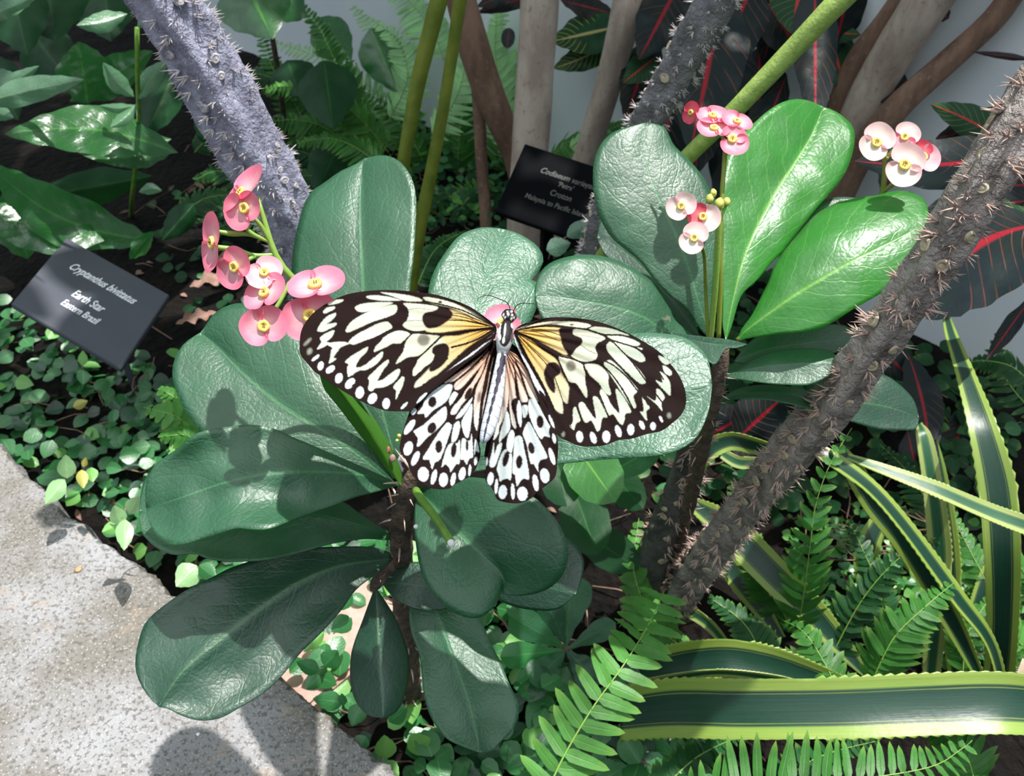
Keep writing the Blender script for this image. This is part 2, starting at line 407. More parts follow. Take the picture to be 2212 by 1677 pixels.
M['whitepink'] = bractmat('white_pink_bract', (0.90, 0.62, 0.62), (0.92, 0.87, 0.80))
M['yellow'] = plain('yellow_flower_center', (0.85, 0.60, 0.10), 0.5, c2=(0.85, 0.70, 0.22), sc=500, bump=0.4)
M['bud'] = plain('yellow_green_bud', (0.55, 0.55, 0.13), 0.45, c2=(0.42, 0.48, 0.10), sc=200)
M['stamen'] = plain('brown_stamen', (0.30, 0.08, 0.02), 0.5)
# ================================================================== the setting
def slab(name, top, z0, z1, mat, nx=1, **kw):
    pass
# soil bed with low mounds
def soil_z(x, y): return 0.012 * noise.noise(Vector((x * 6, y * 6, 0))) + 0.006 * noise.noise(Vector((x * 19, y * 19, 3)))
vs, fs = [], []
NX, NY = 150, 150
for j in range(NY + 1):
    for i in range(NX + 1):
        x = -1.7 + 2.9 * i / NX; y = 0.05 + 2.75 * j / NY
        vs.append((x, y, soil_z(x, y)))
for j in range(NY):
    for i in range(NX):
        a = j * (NX + 1) + i; fs.append((a, a + 1, a + NX + 2, a + NX + 1))
tag(link('floor', mesh('floor', vs, fs), M['soil']), 'dark brown soil of the planting bed', 'soil', kind='structure')
# white wall behind the bed: foot passes under (2212,826) and (600,140)
A, B = wa - wd_ * 0.5, wb + wd_ * 1.0
mb = MB()
zt = 1.05
p = [A, B, B + wn * 0.1, A + wn * 0.1]
v = [Vector((q.x, q.y, -0.05)) for q in p] + [Vector((q.x, q.y, zt)) for q in p]
mb.add(v, [(0, 1, 5, 4), (1, 2, 6, 5), (2, 3, 7, 6), (3, 0, 4, 7), (4, 5, 6, 7)])
tag(mb.build('wall_back', M['wall'], smooth=False), 'smooth pale blue-white wall behind the plants', 'wall', kind='structure')
def on_wall(x, y, off=0.0):        # point of the picture seen on the wall plane
    dr = (at(x, y, 1) - CAM); n = Vector((wn.x, wn.y, 0))
    t = (wa - n * off - CAM).dot(n) / dr.dot(n); return CAM + dr * t, t
# concrete ledge: an irregular slab whose edge runs from upper left to lower right
ez = 0.10
edge = [(-260, 800), (-60, 925), (0, 962), (26, 1000), (60, 1035), (104, 1062), (125, 1105), (165, 1122), (205, 1160), (250, 1190),
        (300, 1225), (345, 1262), (398, 1310), (470, 1370), (560, 1435), (608, 1471), (650, 1505), (700, 1545), (745, 1580), (800, 1630), (850, 1677), (930, 1760), (1040, 1900)]
pe = crom(edge, 14)
top = []
for i, q in enumerate(pe):
    g = gnd(q[0], q[1], ez); j = 0.0016 * noise.noise(Vector((i * 0.9, 0, 5))) + 0.0022 * noise.noise(Vector((i * 0.23, 0, 9)))
    top.append(Vector((g.x + j, g.y + j, ez)))
inner = Vector((-0.42, 0.02, ez))
mb = MB(); n = len(top); ROW = 26
vs = []; fs = []; 
for i in range(n):
    t = top[i]; far = Vector((t.x - 0.62, t.y - 0.62, ez))
    for k in range(ROW + 1):
        f = (k / ROW) ** 1.5
        q = t.lerp(far, f)
        q.z = ez + 0.0012 * noise.noise(q * 60) + 0.0007 * noise.noise(q * 170) - (0.0025 if k == 0 else 0)
        vs.append(q)
for i in range(n - 1):
    for k in range(ROW):
        a = i * (ROW + 1) + k; fs.append((a, a + 1, a + ROW + 2, a + ROW + 1))
mb.add(vs, fs)
dn = []
for k, z in enumerate((ez - 0.0025, ez - 0.01, ez - 0.03, ez - 0.06, -0.03)):
    for i in range(n):
        q = top[i]; r = 0.003 * noise.noise(Vector((q.x * 60, q.y * 60, k * 3)))
        o = (0, 0.0022, 0.003, 0.003, 0.003)[k] + (r if k else 0)
        dn.append(Vector((q.x + o, q.y + o, z)))
mb.add(dn, [(k * n + i, k * n + i + 1, (k + 1) * n + i + 1, (k + 1) * n + i) for k in range(4) for i in range(n - 1)])
led = mb.build('kerb', M['concrete'])
tag(led, 'pale speckled concrete kerb along the planting bed', 'kerb', kind='structure')
# small crumbs on the ledge
def pebble(name, label, x, y, z, r, mat, sq=0.5, cat='debris'):
    g = gnd(x, y, z); me = bpy.data.meshes.new(name); bm = bmesh.new(); bmesh.ops.create_icosphere(bm, subdivisions=2, radius=r)
    for v in bm.verts: v.co *= 1 + 0.35 * noise.noise(v.co / r * 1.3 + Vector((x, y, 0))); v.co.z *= sq
    bm.to_mesh(me); bm.free(); me.polygons.foreach_set('use_smooth', [True] * len(me.polygons))
    o = link(name, me, mat); o.location = g + Vector((0, 0, r * sq * 0.6)); o.rotation_euler = (0, 0, x); return tag(o, label, cat)
M['crumb'] = plain('brown_crumb', (0.35, 0.19, 0.09), 0.8, c2=(0.5, 0.35, 0.2), sc=300)
pebble('seed_husk', 'small brown husk lying on the sunlit part of the concrete kerb', 170, 1232, ez, 0.0028, M['crumb'])
pebble('paint_fleck', 'tiny white fleck on the shaded part of the concrete kerb', 428, 1587, ez, 0.0012, M['white'])
# pink bricks in the bed under the thorny stem
def brick(label, cx, cy, z, ln, wdt, rot):
    g = gnd(cx, cy, z); bm = bmesh.new(); bmesh.ops.create_cube(bm, size=1)
    for v in bm.verts: v.co = Vector((v.co.x * ln, v.co.y * wdt, v.co.z * 0.05))
    bmesh.ops.bevel(bm, geom=bm.edges[:], offset=0.003, segments=2, affect='EDGES')
    me = bpy.data.meshes.new('paving_brick'); bm.to_mesh(me); bm.free()
    o = link('paving_brick', me, M['brick']); o.location = (g.x, g.y, z - 0.025); o.rotation_euler = (0.03, 0.02, rot); tag(o, label, 'brick')
brick('pink brick showing between the small hanging leaf and the lowest big leaf', 725, 1375, 0.024, 0.11, 0.065, 0.85)
brick('pinkish stone among fig leaves below the small hanging leaf', 905, 1425, 0.020, 0.06, 0.05, 0.3)
# ================================================================== spiny stems
def spine_cluster_mesh(n, ln, r, seed, spread=0.62):
    rr = random.Random(seed); mb = MB()
    for k in range(n):
        a = 2 * math.pi * k / n + rr.uniform(-.5, .5); tl = rr.uniform(0.25, spread)
        d = Vector((math.cos(a) * tl, math.sin(a) * tl, 1)).normalized(); L = ln * rr.uniform(0.55, 1.1)
        bend = Vector((rr.uniform(-.3, .3), rr.uniform(-.3, .3), 0)) * L * 0.4
        b0 = Vector((math.cos(a), math.sin(a), 0)) * r * 0.9
        pts = [b0 - d * r, b0 + d * L * 0.15, b0 + d * L * 0.55 + bend * .3, b0 + d * L + bend]
        v, f, u = tube3(pts, [r * 1.5, r * 1.15, r * 0.6, r * 0.06], 6); mb.add(v, f, u)
    v, f, u = tube3([Vector((0, 0, -r * 1.5)), Vector((0, 0, r * 0.9)), Vector((0, 0, r * 1.4))], [r * 2.6, r * 2.0, r * 0.7], 8); mb.add(v, f, u, 1)
    return mb
def scar_mesh(r):
    mb = MB()
    pr = [(0.0, 0.35), (0.45, 0.42), (0.6, 0.15), (0.75, 0.45), (0.98, 0.5), (1.15, 0.1), (1.3, -0.5)]
    vs = []; sg = 14
    for q, z in pr:
        for k in range(sg):
            a = 2 * math.pi * k / sg; vs.append(Vector((math.cos(a) * r * max(q, 0.01), math.sin(a) * r * max(q, 0.01) * 0.8, z * r * 0.5)))
    fs = [(i * sg + k, i * sg + (k + 1) % sg, (i + 1) * sg + (k + 1) % sg, (i + 1) * sg + k) for i in range(len(pr) - 1) for k in range(sg)]
    mb.add(vs, fs); return mb
def spiny_stem(label, pts, barkm, spm, nspine, splen, nscar, scr, seed=1, ridges=5, twistf=9.0, nper=4, amp=0.10, name='spiny_stem', extra=0, parent=None, scarm='scar'):
    rr = random.Random(seed)
    w = []
    for x, y, d, r in pts:
        p = at(x, y, d); w.append((p.x, p.y, p.z, r * d / FPX))
    P, R = smoothpts(w, 110)
    def pf(ln, th): return 1 + amp * math.cos(ridges * th + ln * twistf) + 0.09 * noise.noise(Vector((ln * 45, math.cos(th) * 1.6, math.sin(th) * 1.6 + seed))) + 0.10 * noise.noise(Vector((ln * 130, math.cos(th) * 4, math.sin(th) * 4 + seed)))
    vs, fs, uv = tube3(P, R, 36, pf)
    if parent is None:
        root = link(name, mesh(name, vs, fs, uv), barkm); tag(root, label, 'stem')
    else: root = link(name, mesh(name, vs, fs, uv), barkm, parent)
    # spots on the surface that face the camera side, spread by a golden spiral
    meshes = []
    for q in range(4):
        m_ = spine_cluster_mesh(nper + q % 2, splen, splen * 0.062, seed * 10 + q)
        meshes.append(mesh('spine_cluster', m_.v, m_.f, m_.uv, True, m_.mi)); meshes[-1].materials.append(spm); meshes[-1].materials.append(barkm)
    sm = scar_mesh(scr); scm = mesh('leaf_scar', sm.v, sm.f, sm.uv); scm.materials.append(M[scarm])
    def place(i, tot, jit):
        for _ in range(60):
            u = (i + rr.random() * jit) / tot; th = rr.uniform(0, 2 * math.pi)
            f = u * (len(P) - 1); k = min(int(f), len(P) - 2); p = P[k].lerp(P[k + 1], f - k); T = (P[k + 1] - P[k]).normalized()
            r = R[k] + (R[k + 1] - R[k]) * (f - k)
            X = T.orthogonal().normalized(); Nn = (Quaternion(T, th) @ X)
            if Nn.dot((CAM - p).normalized()) > -0.25: break
        return p + Nn * r * 0.97, Nn, T
    def orient(o, p, Nn, T, roll=0, sc=1.0):
        X = T.cross(Nn).normalized(); Tt = Nn.cross(X)
        m = Matrix((X, Tt, Nn)).transposed().to_4x4()
        o.matrix_world = Matrix.Translation(p) @ m @ Matrix.Rotation(roll, 4, 'Z') @ Matrix.Diagonal((sc, sc, sc, 1))
    tot = min(nspine, 98)
    for i in range(tot):
        p, Nn, T = place(i, tot, 1.0); o = bpy.data.objects.new('spine_cluster', meshes[i % 4]); COL.objects.link(o); o.parent = root
        orient(o, p, Nn, T, rr.uniform(0, 6), rr.uniform(0.7, 1.2))
    if nspine > tot:
        mb = MB()
        for i in range(nspine - tot):
            p, Nn, T = place(i, nspine - tot, 1.0); me = meshes[i % 4]
            X = T.cross(Nn).normalized(); Tt = Nn.cross(X); m = Matrix((X, Tt, Nn)).transposed(); s = rr.uniform(0.45, 1.0)
            mb.add([p + m @ (Vector(v.co) * s) for v in me.vertices], [tuple(q.vertices) for q in me.polygons], None, 0)
        o = mb.build('small_spines', spm, root); tag(o, kind='stuff')
    for i in range(nscar):
        p, Nn, T = place(i, nscar, 1.0); o = bpy.data.objects.new('leaf_scar', scm); COL.objects.link(o); o.parent = root
        orient(o, p + Nn * scr * 0.1, Nn, T, rr.uniform(-.6, .6), rr.uniform(0.7, 1.25))
    return root
spiny_stem('thick lavender-grey spiny stem leaning in from the top left behind the pink flowers',
    [(60, -420, .44, 62), (300, -90, .50, 64), (385, 40, .52, 66), (455, 160, .54, 68), (520, 280, .56, 67), (580, 385, .58, 63), (622, 480, .60, 55), (655, 570, .63, 48), (720, 720, .70, 44), (790, 900, .78, 40), (835, 1010, .84, 38)],
    M['lavender'], M['spine'], 500, 0.0086, 98, 0.0026, seed=3, ridges=5, twistf=10, amp=0.13, scarm='greyscar')
spiny_stem('dull grey spiny stem at the top centre, passing behind the upright left leaf',
    [(1760, -420, .49, 46), (1580, -80, .56, 46), (1538, 20, .58, 45), (1474, 130, .61, 42), (1412, 240, .64, 39), (1350, 350, .68, 36), (1310, 450, .72, 32), (1285, 540, .76, 30), (1262, 650, .84, 28), (1245, 760, .91, 27)],
    M['midbark'], M['spine'], 420, 0.0068, 46, 0.0028, seed=5, ridges=4, twistf=8)
spiny_stem('long grey-brown spiny stem slanting across the right side in front of the big leaves',
    [(2560, -170, .315, 56), (2290, 140, .34, 56), (2205, 260, .345, 52), (2120, 395, .355, 49), (2040, 530, .37, 46), (1950, 660, .39, 43), (1872, 770, .41, 42), (1790, 880, .44, 44), (1700, 985, .48, 44), (1620, 1085, .54, 39), (1540, 1185, .61, 40), (1480, 1265, .68, 36), (1452, 1310, .715, 34)],
    M['greybark'], M['spinered'], 300, 0.0085, 64, 0.0028, seed=8, ridges=4, twistf=14, nper=4, amp=0.20)
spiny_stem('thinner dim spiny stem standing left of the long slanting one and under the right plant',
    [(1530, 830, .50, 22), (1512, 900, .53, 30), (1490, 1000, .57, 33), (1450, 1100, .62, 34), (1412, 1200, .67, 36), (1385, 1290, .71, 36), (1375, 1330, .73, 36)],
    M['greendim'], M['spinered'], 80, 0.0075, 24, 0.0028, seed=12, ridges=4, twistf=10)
# ================================================================== trunks behind
def trunk(root, mat, pts, nm='trunk', knots=0, lump=0.05, seed=0):
    w = []
    for x, y, d, r in pts:
        d = wclamp(x, y, d, r * d / FPX * 1.15 + .008); p = at(x, y, d); w.append((p.x, p.y, p.z, r * d / FPX))
    P, R = smoothpts(w, 50)
    f = lambda ln, th: 1 + lump * noise.noise(Vector((ln * 14, math.cos(th) * 1.5 + seed, math.sin(th) * 1.5))) + 0.02 * noise.noise(Vector((ln * 70, math.cos(th) * 4, math.sin(th) * 4)))
    vs, fs, uv = tube3(P, R, 24, f)
    return link(nm, mesh(nm, vs, fs, uv), mat, root)
Yt = gnd(1140, 640).y
cr_ = thing('croton_shrub', 'tan multi-stemmed shrub whose pale trunk stands behind the black plant label', 'shrub', gnd(1140, 560))
trunk(cr_, M['trunk'], [(1190, -420, depY(1190, -420, Yt), 46), (1168, -60, depY(1168, -60, Yt), 43), (1160, 100, depY(1160, 100, Yt), 41), (1150, 250, depY(1150, 250, Yt), 40), (1138, 400, depY(1138, 400, Yt), 38), (1130, 520, depY(1130, 520, Yt), 36), (1130, 650, depY(1130, 650, Yt), 36)])
trunk(cr_, M['trunkred'], [(940, -320, .92, 32), (985, -50, 1.0, 32), (1012, 60, 1.03, 34), (1045, 170, 1.07, 33), (1080, 260, 1.10, 30), (1108, 340, 1.14, 22), (1122, 420, 1.17, 18), (1128, 500, 1.2, 16)], seed=2)
trunk(cr_, M['trunkred'], [(1022, 130, 1.1, 10), (1035, 250, 1.12, 13), (1040, 350, 1.15, 13), (1048, 450, 1.18, 13), (1052, 560, 1.22, 13)], seed=3)
trunk(cr_, M['trunk'], [(1420, -360, .90, 38), (1372, -60, 0.98, 36), (1350, 40, 1.0, 34), (1325, 140, 1.04, 30), (1300, 230, 1.08, 28), (1265, 340, 1.13, 26), (1225, 450, 1.18, 25), (1190, 560, 1.25, 24)], seed=4)
cg = thing('croton_shrub', 'shrub at the top right with two leaning bark-covered branches and dark red-veined leaves', 'shrub', gnd(1800, 640))
trunk(cg, M['trunk'], [(2260, -400, .74, 54), (2060, -90, .84, 52), (1985, 30, .87, 50), (1920, 130, .90, 42), (1870, 215, .93, 38), (1835, 300, .96, 36), (1790, 420, 1.0, 33), (1750, 560, 1.06, 31), (1735, 700, 1.1, 30)], seed=5, lump=0.14)
trunk(cg, M['trunkred'], [(2150, -320, .82, 24), (1985, -60, .90, 24), (1920, 40, .92, 26), (1860, 120, .95, 27), (1820, 200, .97, 24), (1790, 300, 1.0, 20)], seed=6, lump=0.1)
trunk(cg, M['trunkred'], [(2480, -300, .72, 26), (2230, -60, .80, 26), (2150, 40, .82, 25), (2040, 140, .85, 26), (1940, 230, .88, 28), (1870, 320, .92, 28), (1810, 430, .97, 27), (1760, 560, 1.04, 26)], seed=7, lump=0.18)
# green and olive stalks
def stalk(label, name, mat, pts):
    o = pxtube(name, None, mat, pts, 40, 14, lambda ln, th: 1 + 0.05 * noise.noise(Vector((ln * 60, math.cos(th), math.sin(th))))); tag(o, label, 'stalk'); return o
stalk('thick hairy light green stalk slanting down behind the top pink flowers of the right plant', 'leaf_stalk', M['olivelight'],
      [(2130, -360, .46, 30), (1870, -60, .52, 27), (1800, 15, .53, 25), (1700, 120, .55, 22), (1600, 225, .57, 20), (1490, 335, .60, 18), (1400, 430, .64, 18), (1300, 560, .72, 17), (1240, 690, .84, 16)])
stalk('olive stalk, the lighter left one of two in the upper centre', 'leaf_stalk', M['olive'],
      [(1050, -400, .58, 22), (965, -60, .66, 20), (940, 30, .68, 19), (905, 170, .72, 17), (880, 300, .76, 15), (868, 380, .79, 14), (850, 520, .86, 13), (830, 680, .93, 12)])
stalk('darker olive stalk beside the right edge of the tall pale leaf', 'leaf_stalk', M['olive'],
      [(1070, -400, .62, 18), (1005, -60, .70, 16), (985, 60, .73, 14), (960, 220, .77, 13), (930, 380, .82, 14), (905, 500, .86, 15), (890, 600, .9, 15), (870, 760, .98, 14)])
# ================================================================== crown of thorns, left plant
cA = at(868, 1060, .37)
pa = thing('crown_of_thorns', 'crown of thorns plant with big glossy leaves, pink flowers and the butterfly above it', 'plant', gnd(850, 1000))
def shoot(parent, name, pts, seed, nsp=40, spl=0.005, mat=None):
    w = []
    for x, y, d, r in pts:
        p = at(x, y, d); w.append((p.x, p.y, p.z, r * d / FPX))
    P, R = smoothpts(w, 60)
    f = lambda ln, th: 1 + 0.25 * noise.noise(Vector((ln * 120, math.cos(th) * 2 + seed, math.sin(th) * 2)))
    vs, fs, uv = tube3(P, R, 18, f); o = link(name, mesh(name, vs, fs, uv), mat or M['thornstem'], parent)
    rr = random.Random(seed)
    for i in range(nsp):
        k = rr.randrange(1, len(P) - 1); T = (P[k + 1] - P[k]).normalized(); a = rr.uniform(0, 6.28)
        Nn = Quaternion(T, a) @ T.orthogonal().normalized(); p = P[k] + Nn * R[k] * 0.8
        L = spl * rr.uniform(.5, 1.3); bend = Vector((rr.uniform(-1, 1), rr.uniform(-1, 1), rr.uniform(-1, 1))) * L * .3
        mb = MB(); v, f_, u = tube3([p, p + Nn * L * .5 + bend * .4, p + Nn * L + bend], [L * .07, L * .05, L * .006], 6); mb.add(v, f_, u)
        s = mb.build('thorn', M['spinered']); s.parent = o
    return o
stA = shoot(pa, 'stem', [(905, 1000, .362, 10), (885, 1045, .368, 20), (875, 1090, .376, 24), (866, 1150, .39, 24), (868, 1200, .41, 24), (872, 1300, .47, 24), (880, 1420, .55, 25), (885, 1500, .64, 24)], 4, 80, 0.009)
shoot(pa, 'side_stem', [(870, 1190, .41, 12), (840, 1225, .40, 13), (818, 1255, .40, 14), (806, 1272, .405, 8)], 6, 10, 0.004)
LA = []
def LF(nm, *a, **k):
    o = leaf('leaf', k.pop('parent', pa), *a, **k); o.data.name = nm; return o
# tall leaf above the left wing
LF('a1', M['big'], (856, 1000), [(780, 900), (700, 800), (645, 700), (631, 620), (631, 560), (636, 520), (645, 480), (657, 440), (675, 412), (700, 395), (733, 371), (765, 356)], (786, 343),
   [(880, 930), (887, 820), (885, 720), (886, 620), (893, 560), (897, 500), (899, 451), (897, 414), (887, 380), (867, 352), (843, 338), (815, 336)], [(830, 900), (805, 800), (792, 700), (785, 600), (779, 468), (781, 380)],
   (.37, .392, .43), T=(.014, -.004), cup=.004, seed=1)
# pale leaf behind the head
LF('a2', M['bigpale'], (890, 1010), [(895, 850), (912, 740), (921, 670), (925, 630), (931, 603), (944, 573), (961, 547), (977, 525), (993, 509), (1012, 499), (1045, 491)], (1082, 494),
   [(960, 920), (1060, 830), (1125, 740), (1148, 692), (1162, 657), (1169, 627), (1164, 611), (1147, 607), (1159, 592), (1172, 571), (1173, 552), (1159, 530), (1132, 511), (1108, 500)], [(935, 900), (1000, 760), (1031, 663), (1037, 636), (1045, 608), (1061, 568), (1080, 520)],
   (.37, .385, .435), T=(.008, .014), cup=.002, seed=2)
# big leaf at the left
LF('a3', M['big'], (857, 1051), [(785, 1046), (672, 1022), (560, 994), (476, 964), (433, 931), (412, 906), (392, 875), (378, 838), (372, 805), (378, 774), (398, 742)], (433, 718),
   [(812, 964), (768, 890), (715, 822), (660, 745), (610, 695), (560, 662), (520, 655), (487, 662), (459, 681), (445, 702)], [(800, 1003), (728, 948), (616, 880), (532, 812), (475, 755)],
   (.372, .370, .392), T=(-.008, .010), cup=.003, seed=3)
# left leaf with a wavy tip
LF('a4', M['big'], (863, 1048), [(838, 1034), (770, 1003), (686, 967), (631, 944), (597, 928), (546, 918), (493, 922), (448, 930), (415, 942), (387, 967), (361, 984), (336, 1003), (322, 1026), (314, 1055)], (315, 1097),
   [(841, 1054), (813, 1062), (762, 1076), (717, 1093), (658, 1113), (616, 1129), (580, 1142), (546, 1143), (510, 1141), (476, 1152), (437, 1163), (406, 1173), (378, 1176), (350, 1166), (330, 1146), (321, 1122)],
   [(790, 1027), (700, 1019), (600, 1021), (530, 1032), (470, 1047), (400, 1072), (340, 1092)], (.37, .342, .348), T=(.008, -.012), cup=-.004, rip=.005, seed=4, fr=38)
LF('a5', M['big'], (855, 1160), [(812, 1132), (770, 1104), (742, 1085), (640, 1045), (540, 1000), (440, 975), (370, 985), (322, 1023), (307, 1050)], (300, 1104),
   [(840, 1166), (785, 1164), (717, 1174), (658, 1191), (588, 1207), (532, 1212), (476, 1211), (437, 1202), (420, 1195), (378, 1198), (344, 1186), (316, 1163), (303, 1138)],
   [(760, 1130), (660, 1108), (550, 1100), (430, 1100), (350, 1105)], (.392, .368, .372), T=(.022, -.016), cup=-.003, rip=.002, seed=5)
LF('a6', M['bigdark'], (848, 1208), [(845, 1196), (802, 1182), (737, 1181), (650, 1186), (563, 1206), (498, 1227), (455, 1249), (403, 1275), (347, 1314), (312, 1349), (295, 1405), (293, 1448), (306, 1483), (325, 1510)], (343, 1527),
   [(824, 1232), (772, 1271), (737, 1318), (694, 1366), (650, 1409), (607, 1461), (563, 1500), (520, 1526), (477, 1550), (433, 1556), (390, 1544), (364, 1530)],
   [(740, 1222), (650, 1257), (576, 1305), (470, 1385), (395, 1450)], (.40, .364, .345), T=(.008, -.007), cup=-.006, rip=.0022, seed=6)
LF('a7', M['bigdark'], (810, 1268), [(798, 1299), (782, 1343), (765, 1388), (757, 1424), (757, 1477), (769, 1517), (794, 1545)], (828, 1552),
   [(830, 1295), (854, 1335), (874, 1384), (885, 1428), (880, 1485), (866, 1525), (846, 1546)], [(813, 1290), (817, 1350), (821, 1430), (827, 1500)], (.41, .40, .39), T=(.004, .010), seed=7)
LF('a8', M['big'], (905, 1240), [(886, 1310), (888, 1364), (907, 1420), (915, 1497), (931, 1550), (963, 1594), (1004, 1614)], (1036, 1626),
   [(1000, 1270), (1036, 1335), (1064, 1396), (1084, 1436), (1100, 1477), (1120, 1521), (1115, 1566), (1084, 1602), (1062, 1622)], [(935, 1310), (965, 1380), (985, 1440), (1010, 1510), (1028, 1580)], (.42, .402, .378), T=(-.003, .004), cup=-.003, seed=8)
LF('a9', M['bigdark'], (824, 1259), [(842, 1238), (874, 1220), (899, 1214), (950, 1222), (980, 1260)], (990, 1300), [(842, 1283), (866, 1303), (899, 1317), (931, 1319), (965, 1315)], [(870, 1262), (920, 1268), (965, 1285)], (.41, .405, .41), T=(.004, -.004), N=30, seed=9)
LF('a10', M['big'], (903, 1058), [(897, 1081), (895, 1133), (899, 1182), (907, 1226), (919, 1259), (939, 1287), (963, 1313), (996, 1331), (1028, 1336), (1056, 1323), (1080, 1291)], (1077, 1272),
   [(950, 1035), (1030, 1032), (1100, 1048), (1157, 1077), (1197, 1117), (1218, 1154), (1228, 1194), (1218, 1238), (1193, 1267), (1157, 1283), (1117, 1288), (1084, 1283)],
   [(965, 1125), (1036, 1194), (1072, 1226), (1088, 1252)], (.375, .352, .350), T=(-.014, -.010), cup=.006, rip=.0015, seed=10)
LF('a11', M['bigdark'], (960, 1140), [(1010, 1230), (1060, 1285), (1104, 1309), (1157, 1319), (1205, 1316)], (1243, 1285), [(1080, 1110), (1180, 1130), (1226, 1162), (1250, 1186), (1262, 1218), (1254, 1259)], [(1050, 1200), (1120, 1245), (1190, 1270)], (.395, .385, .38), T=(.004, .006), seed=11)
LF('a12', M['bigpale'], (900, 1040), [(960, 1038), (1040, 1016), (1110, 1011), (1217, 1001), (1284, 994), (1350, 989), (1417, 984), (1467, 971), (1501, 948), (1519, 918), (1532, 880)], (1538, 830),
   [(945, 985), (1050, 900), (1180, 800), (1290, 738), (1367, 721), (1434, 721), (1477, 729), (1511, 751), (1531, 780)], [(1000, 1000), (1100, 958), (1300, 885), (1440, 850)], (.37, .352, .350), T=(-.010, .014), cup=-.004, rip=.002, seed=12)
# folded bright green young leaf, its grey underside beside it
LF('a13', M['young'], (866, 1050), [(838, 1015), (785, 950), (735, 885), (700, 840)], (690, 805), [(868, 1020), (842, 960), (800, 890), (765, 845), (735, 815)], [(850, 1025), (812, 955), (765, 885), (722, 830)], (.362, .345, .33), T=(.006, .008), N=30, M=5, seed=13)
LF('a14', M['greyleaf'], (862, 1018), [(845, 985), (810, 930), (775, 870)], (755, 835), [(860, 1000), (838, 955), (805, 900), (780, 860)], [(852, 992), (825, 945), (790, 885)], (.366, .352, .34), T=(.002, .002), N=20, M=4, seed=14)
# cut green stalk with white sap
ck = pxtube('cut_stalk', pa, M['limestalk'], [(898, 1060, .352, 9), (915, 1085, .342, 9), (938, 1115, .333, 9), (958, 1145, .327, 9), (974, 1172, .322, 9.5)], 24, 14)
# sap spots on the round leaf, a small bract and dry husks at the crown
def blob(name, parent, x, y, d, rpx, mat, sq=(1, 1, .3), seed=0):
    me = bpy.data.meshes.new(name); bm = bmesh.new(); r = rpx * d / FPX; bmesh.ops.create_icosphere(bm, subdivisions=2, radius=r)
    for v in bm.verts:
        v.co *= 1 + 0.3 * noise.noise(v.co / r + Vector((seed, x, y)))
        v.co = Vector((v.co.x * sq[0], v.co.y * sq[1], v.co.z * sq[2]))
        v.co = RT * v.co.x + UP * v.co.y - FW * v.co.z + at(x, y, d)
    bm.to_mesh(me); bm.free(); me.polygons.foreach_set('use_smooth', [True] * len(me.polygons)); return link(name, me, mat, parent)
o = blob('sap_drop', None, 975, 1174, .3205, 9, M['latex'], (1, 1, .6)); o.parent = ck
blob('sap_spot', pa, 898, 1138, .352, 5, M['latex']); blob('sap_spot', pa, 957, 1254, .346, 8, M['latex'], (1.2, .7, .2))
M['oldbract'] = plain('withered_red_bract', (.38, .10, .10), .6); M['oldbract2'] = plain('withered_pink_bract', (.50, .28, .28), .6)
blob('old_bract', pa, 838, 972, .356, 8, M['oldbract'], (.8, 1, .4), 1); blob('old_bract', pa, 848, 990, .355, 9, M['oldbract2'], (.8, 1, .5), 2)
blob('bud', pa, 862, 942, .358, 5, M['bud'], (1, 1, 1), 3); blob('bud', pa, 858, 952, .357, 4, M['bud'], (1, 1, 1), 4)
# ------------------------------------------------------------------ flowers
def disc_px(x, y, d, ax, ay, tilt):
    """a frame in space: centre, two half-axes given in pixels along direction tilt, foreshortened into depth"""
    pass
def bract_mesh(C, X, Y, Nn, ang, ln, wd, seed, lift=.12):
    """one broad rounded bract: fan of rays from the centre C, pointing to angle ang in the plane X,Y"""
    vs, uv, fs = [], [], []; N, K = 12, 27
    for i in range(N + 1):
        u = i / N
        for j in range(K):
            s = -1 + 2 * j / (K - 1); ph = s * math.radians(102)
            r = ln * (max(0.0, math.cos(s * math.radians(88))) ** .27) * u * (1 + .03 * noise.noise(Vector((s * 3, seed, 1))))
            D = X * math.cos(ang + ph) + Y * math.sin(ang + ph)
            z = lift * ln * u * u * .6 - .07 * ln * math.sin(math.pi * u) + .10 * ln * noise.noise(Vector((u * 1.6, s * 1.8, seed))) * u + .06 * ln * s * s * u
            vs.append(C + D * r + Nn * (z + .0002)); uv.append((u, .5 + .5 * s))
    for i in range(N):
        for j in range(K - 1):
            a = i * K + j; fs.append((a, a + 1, a + K + 1, a + K))
    return vs, fs, uv
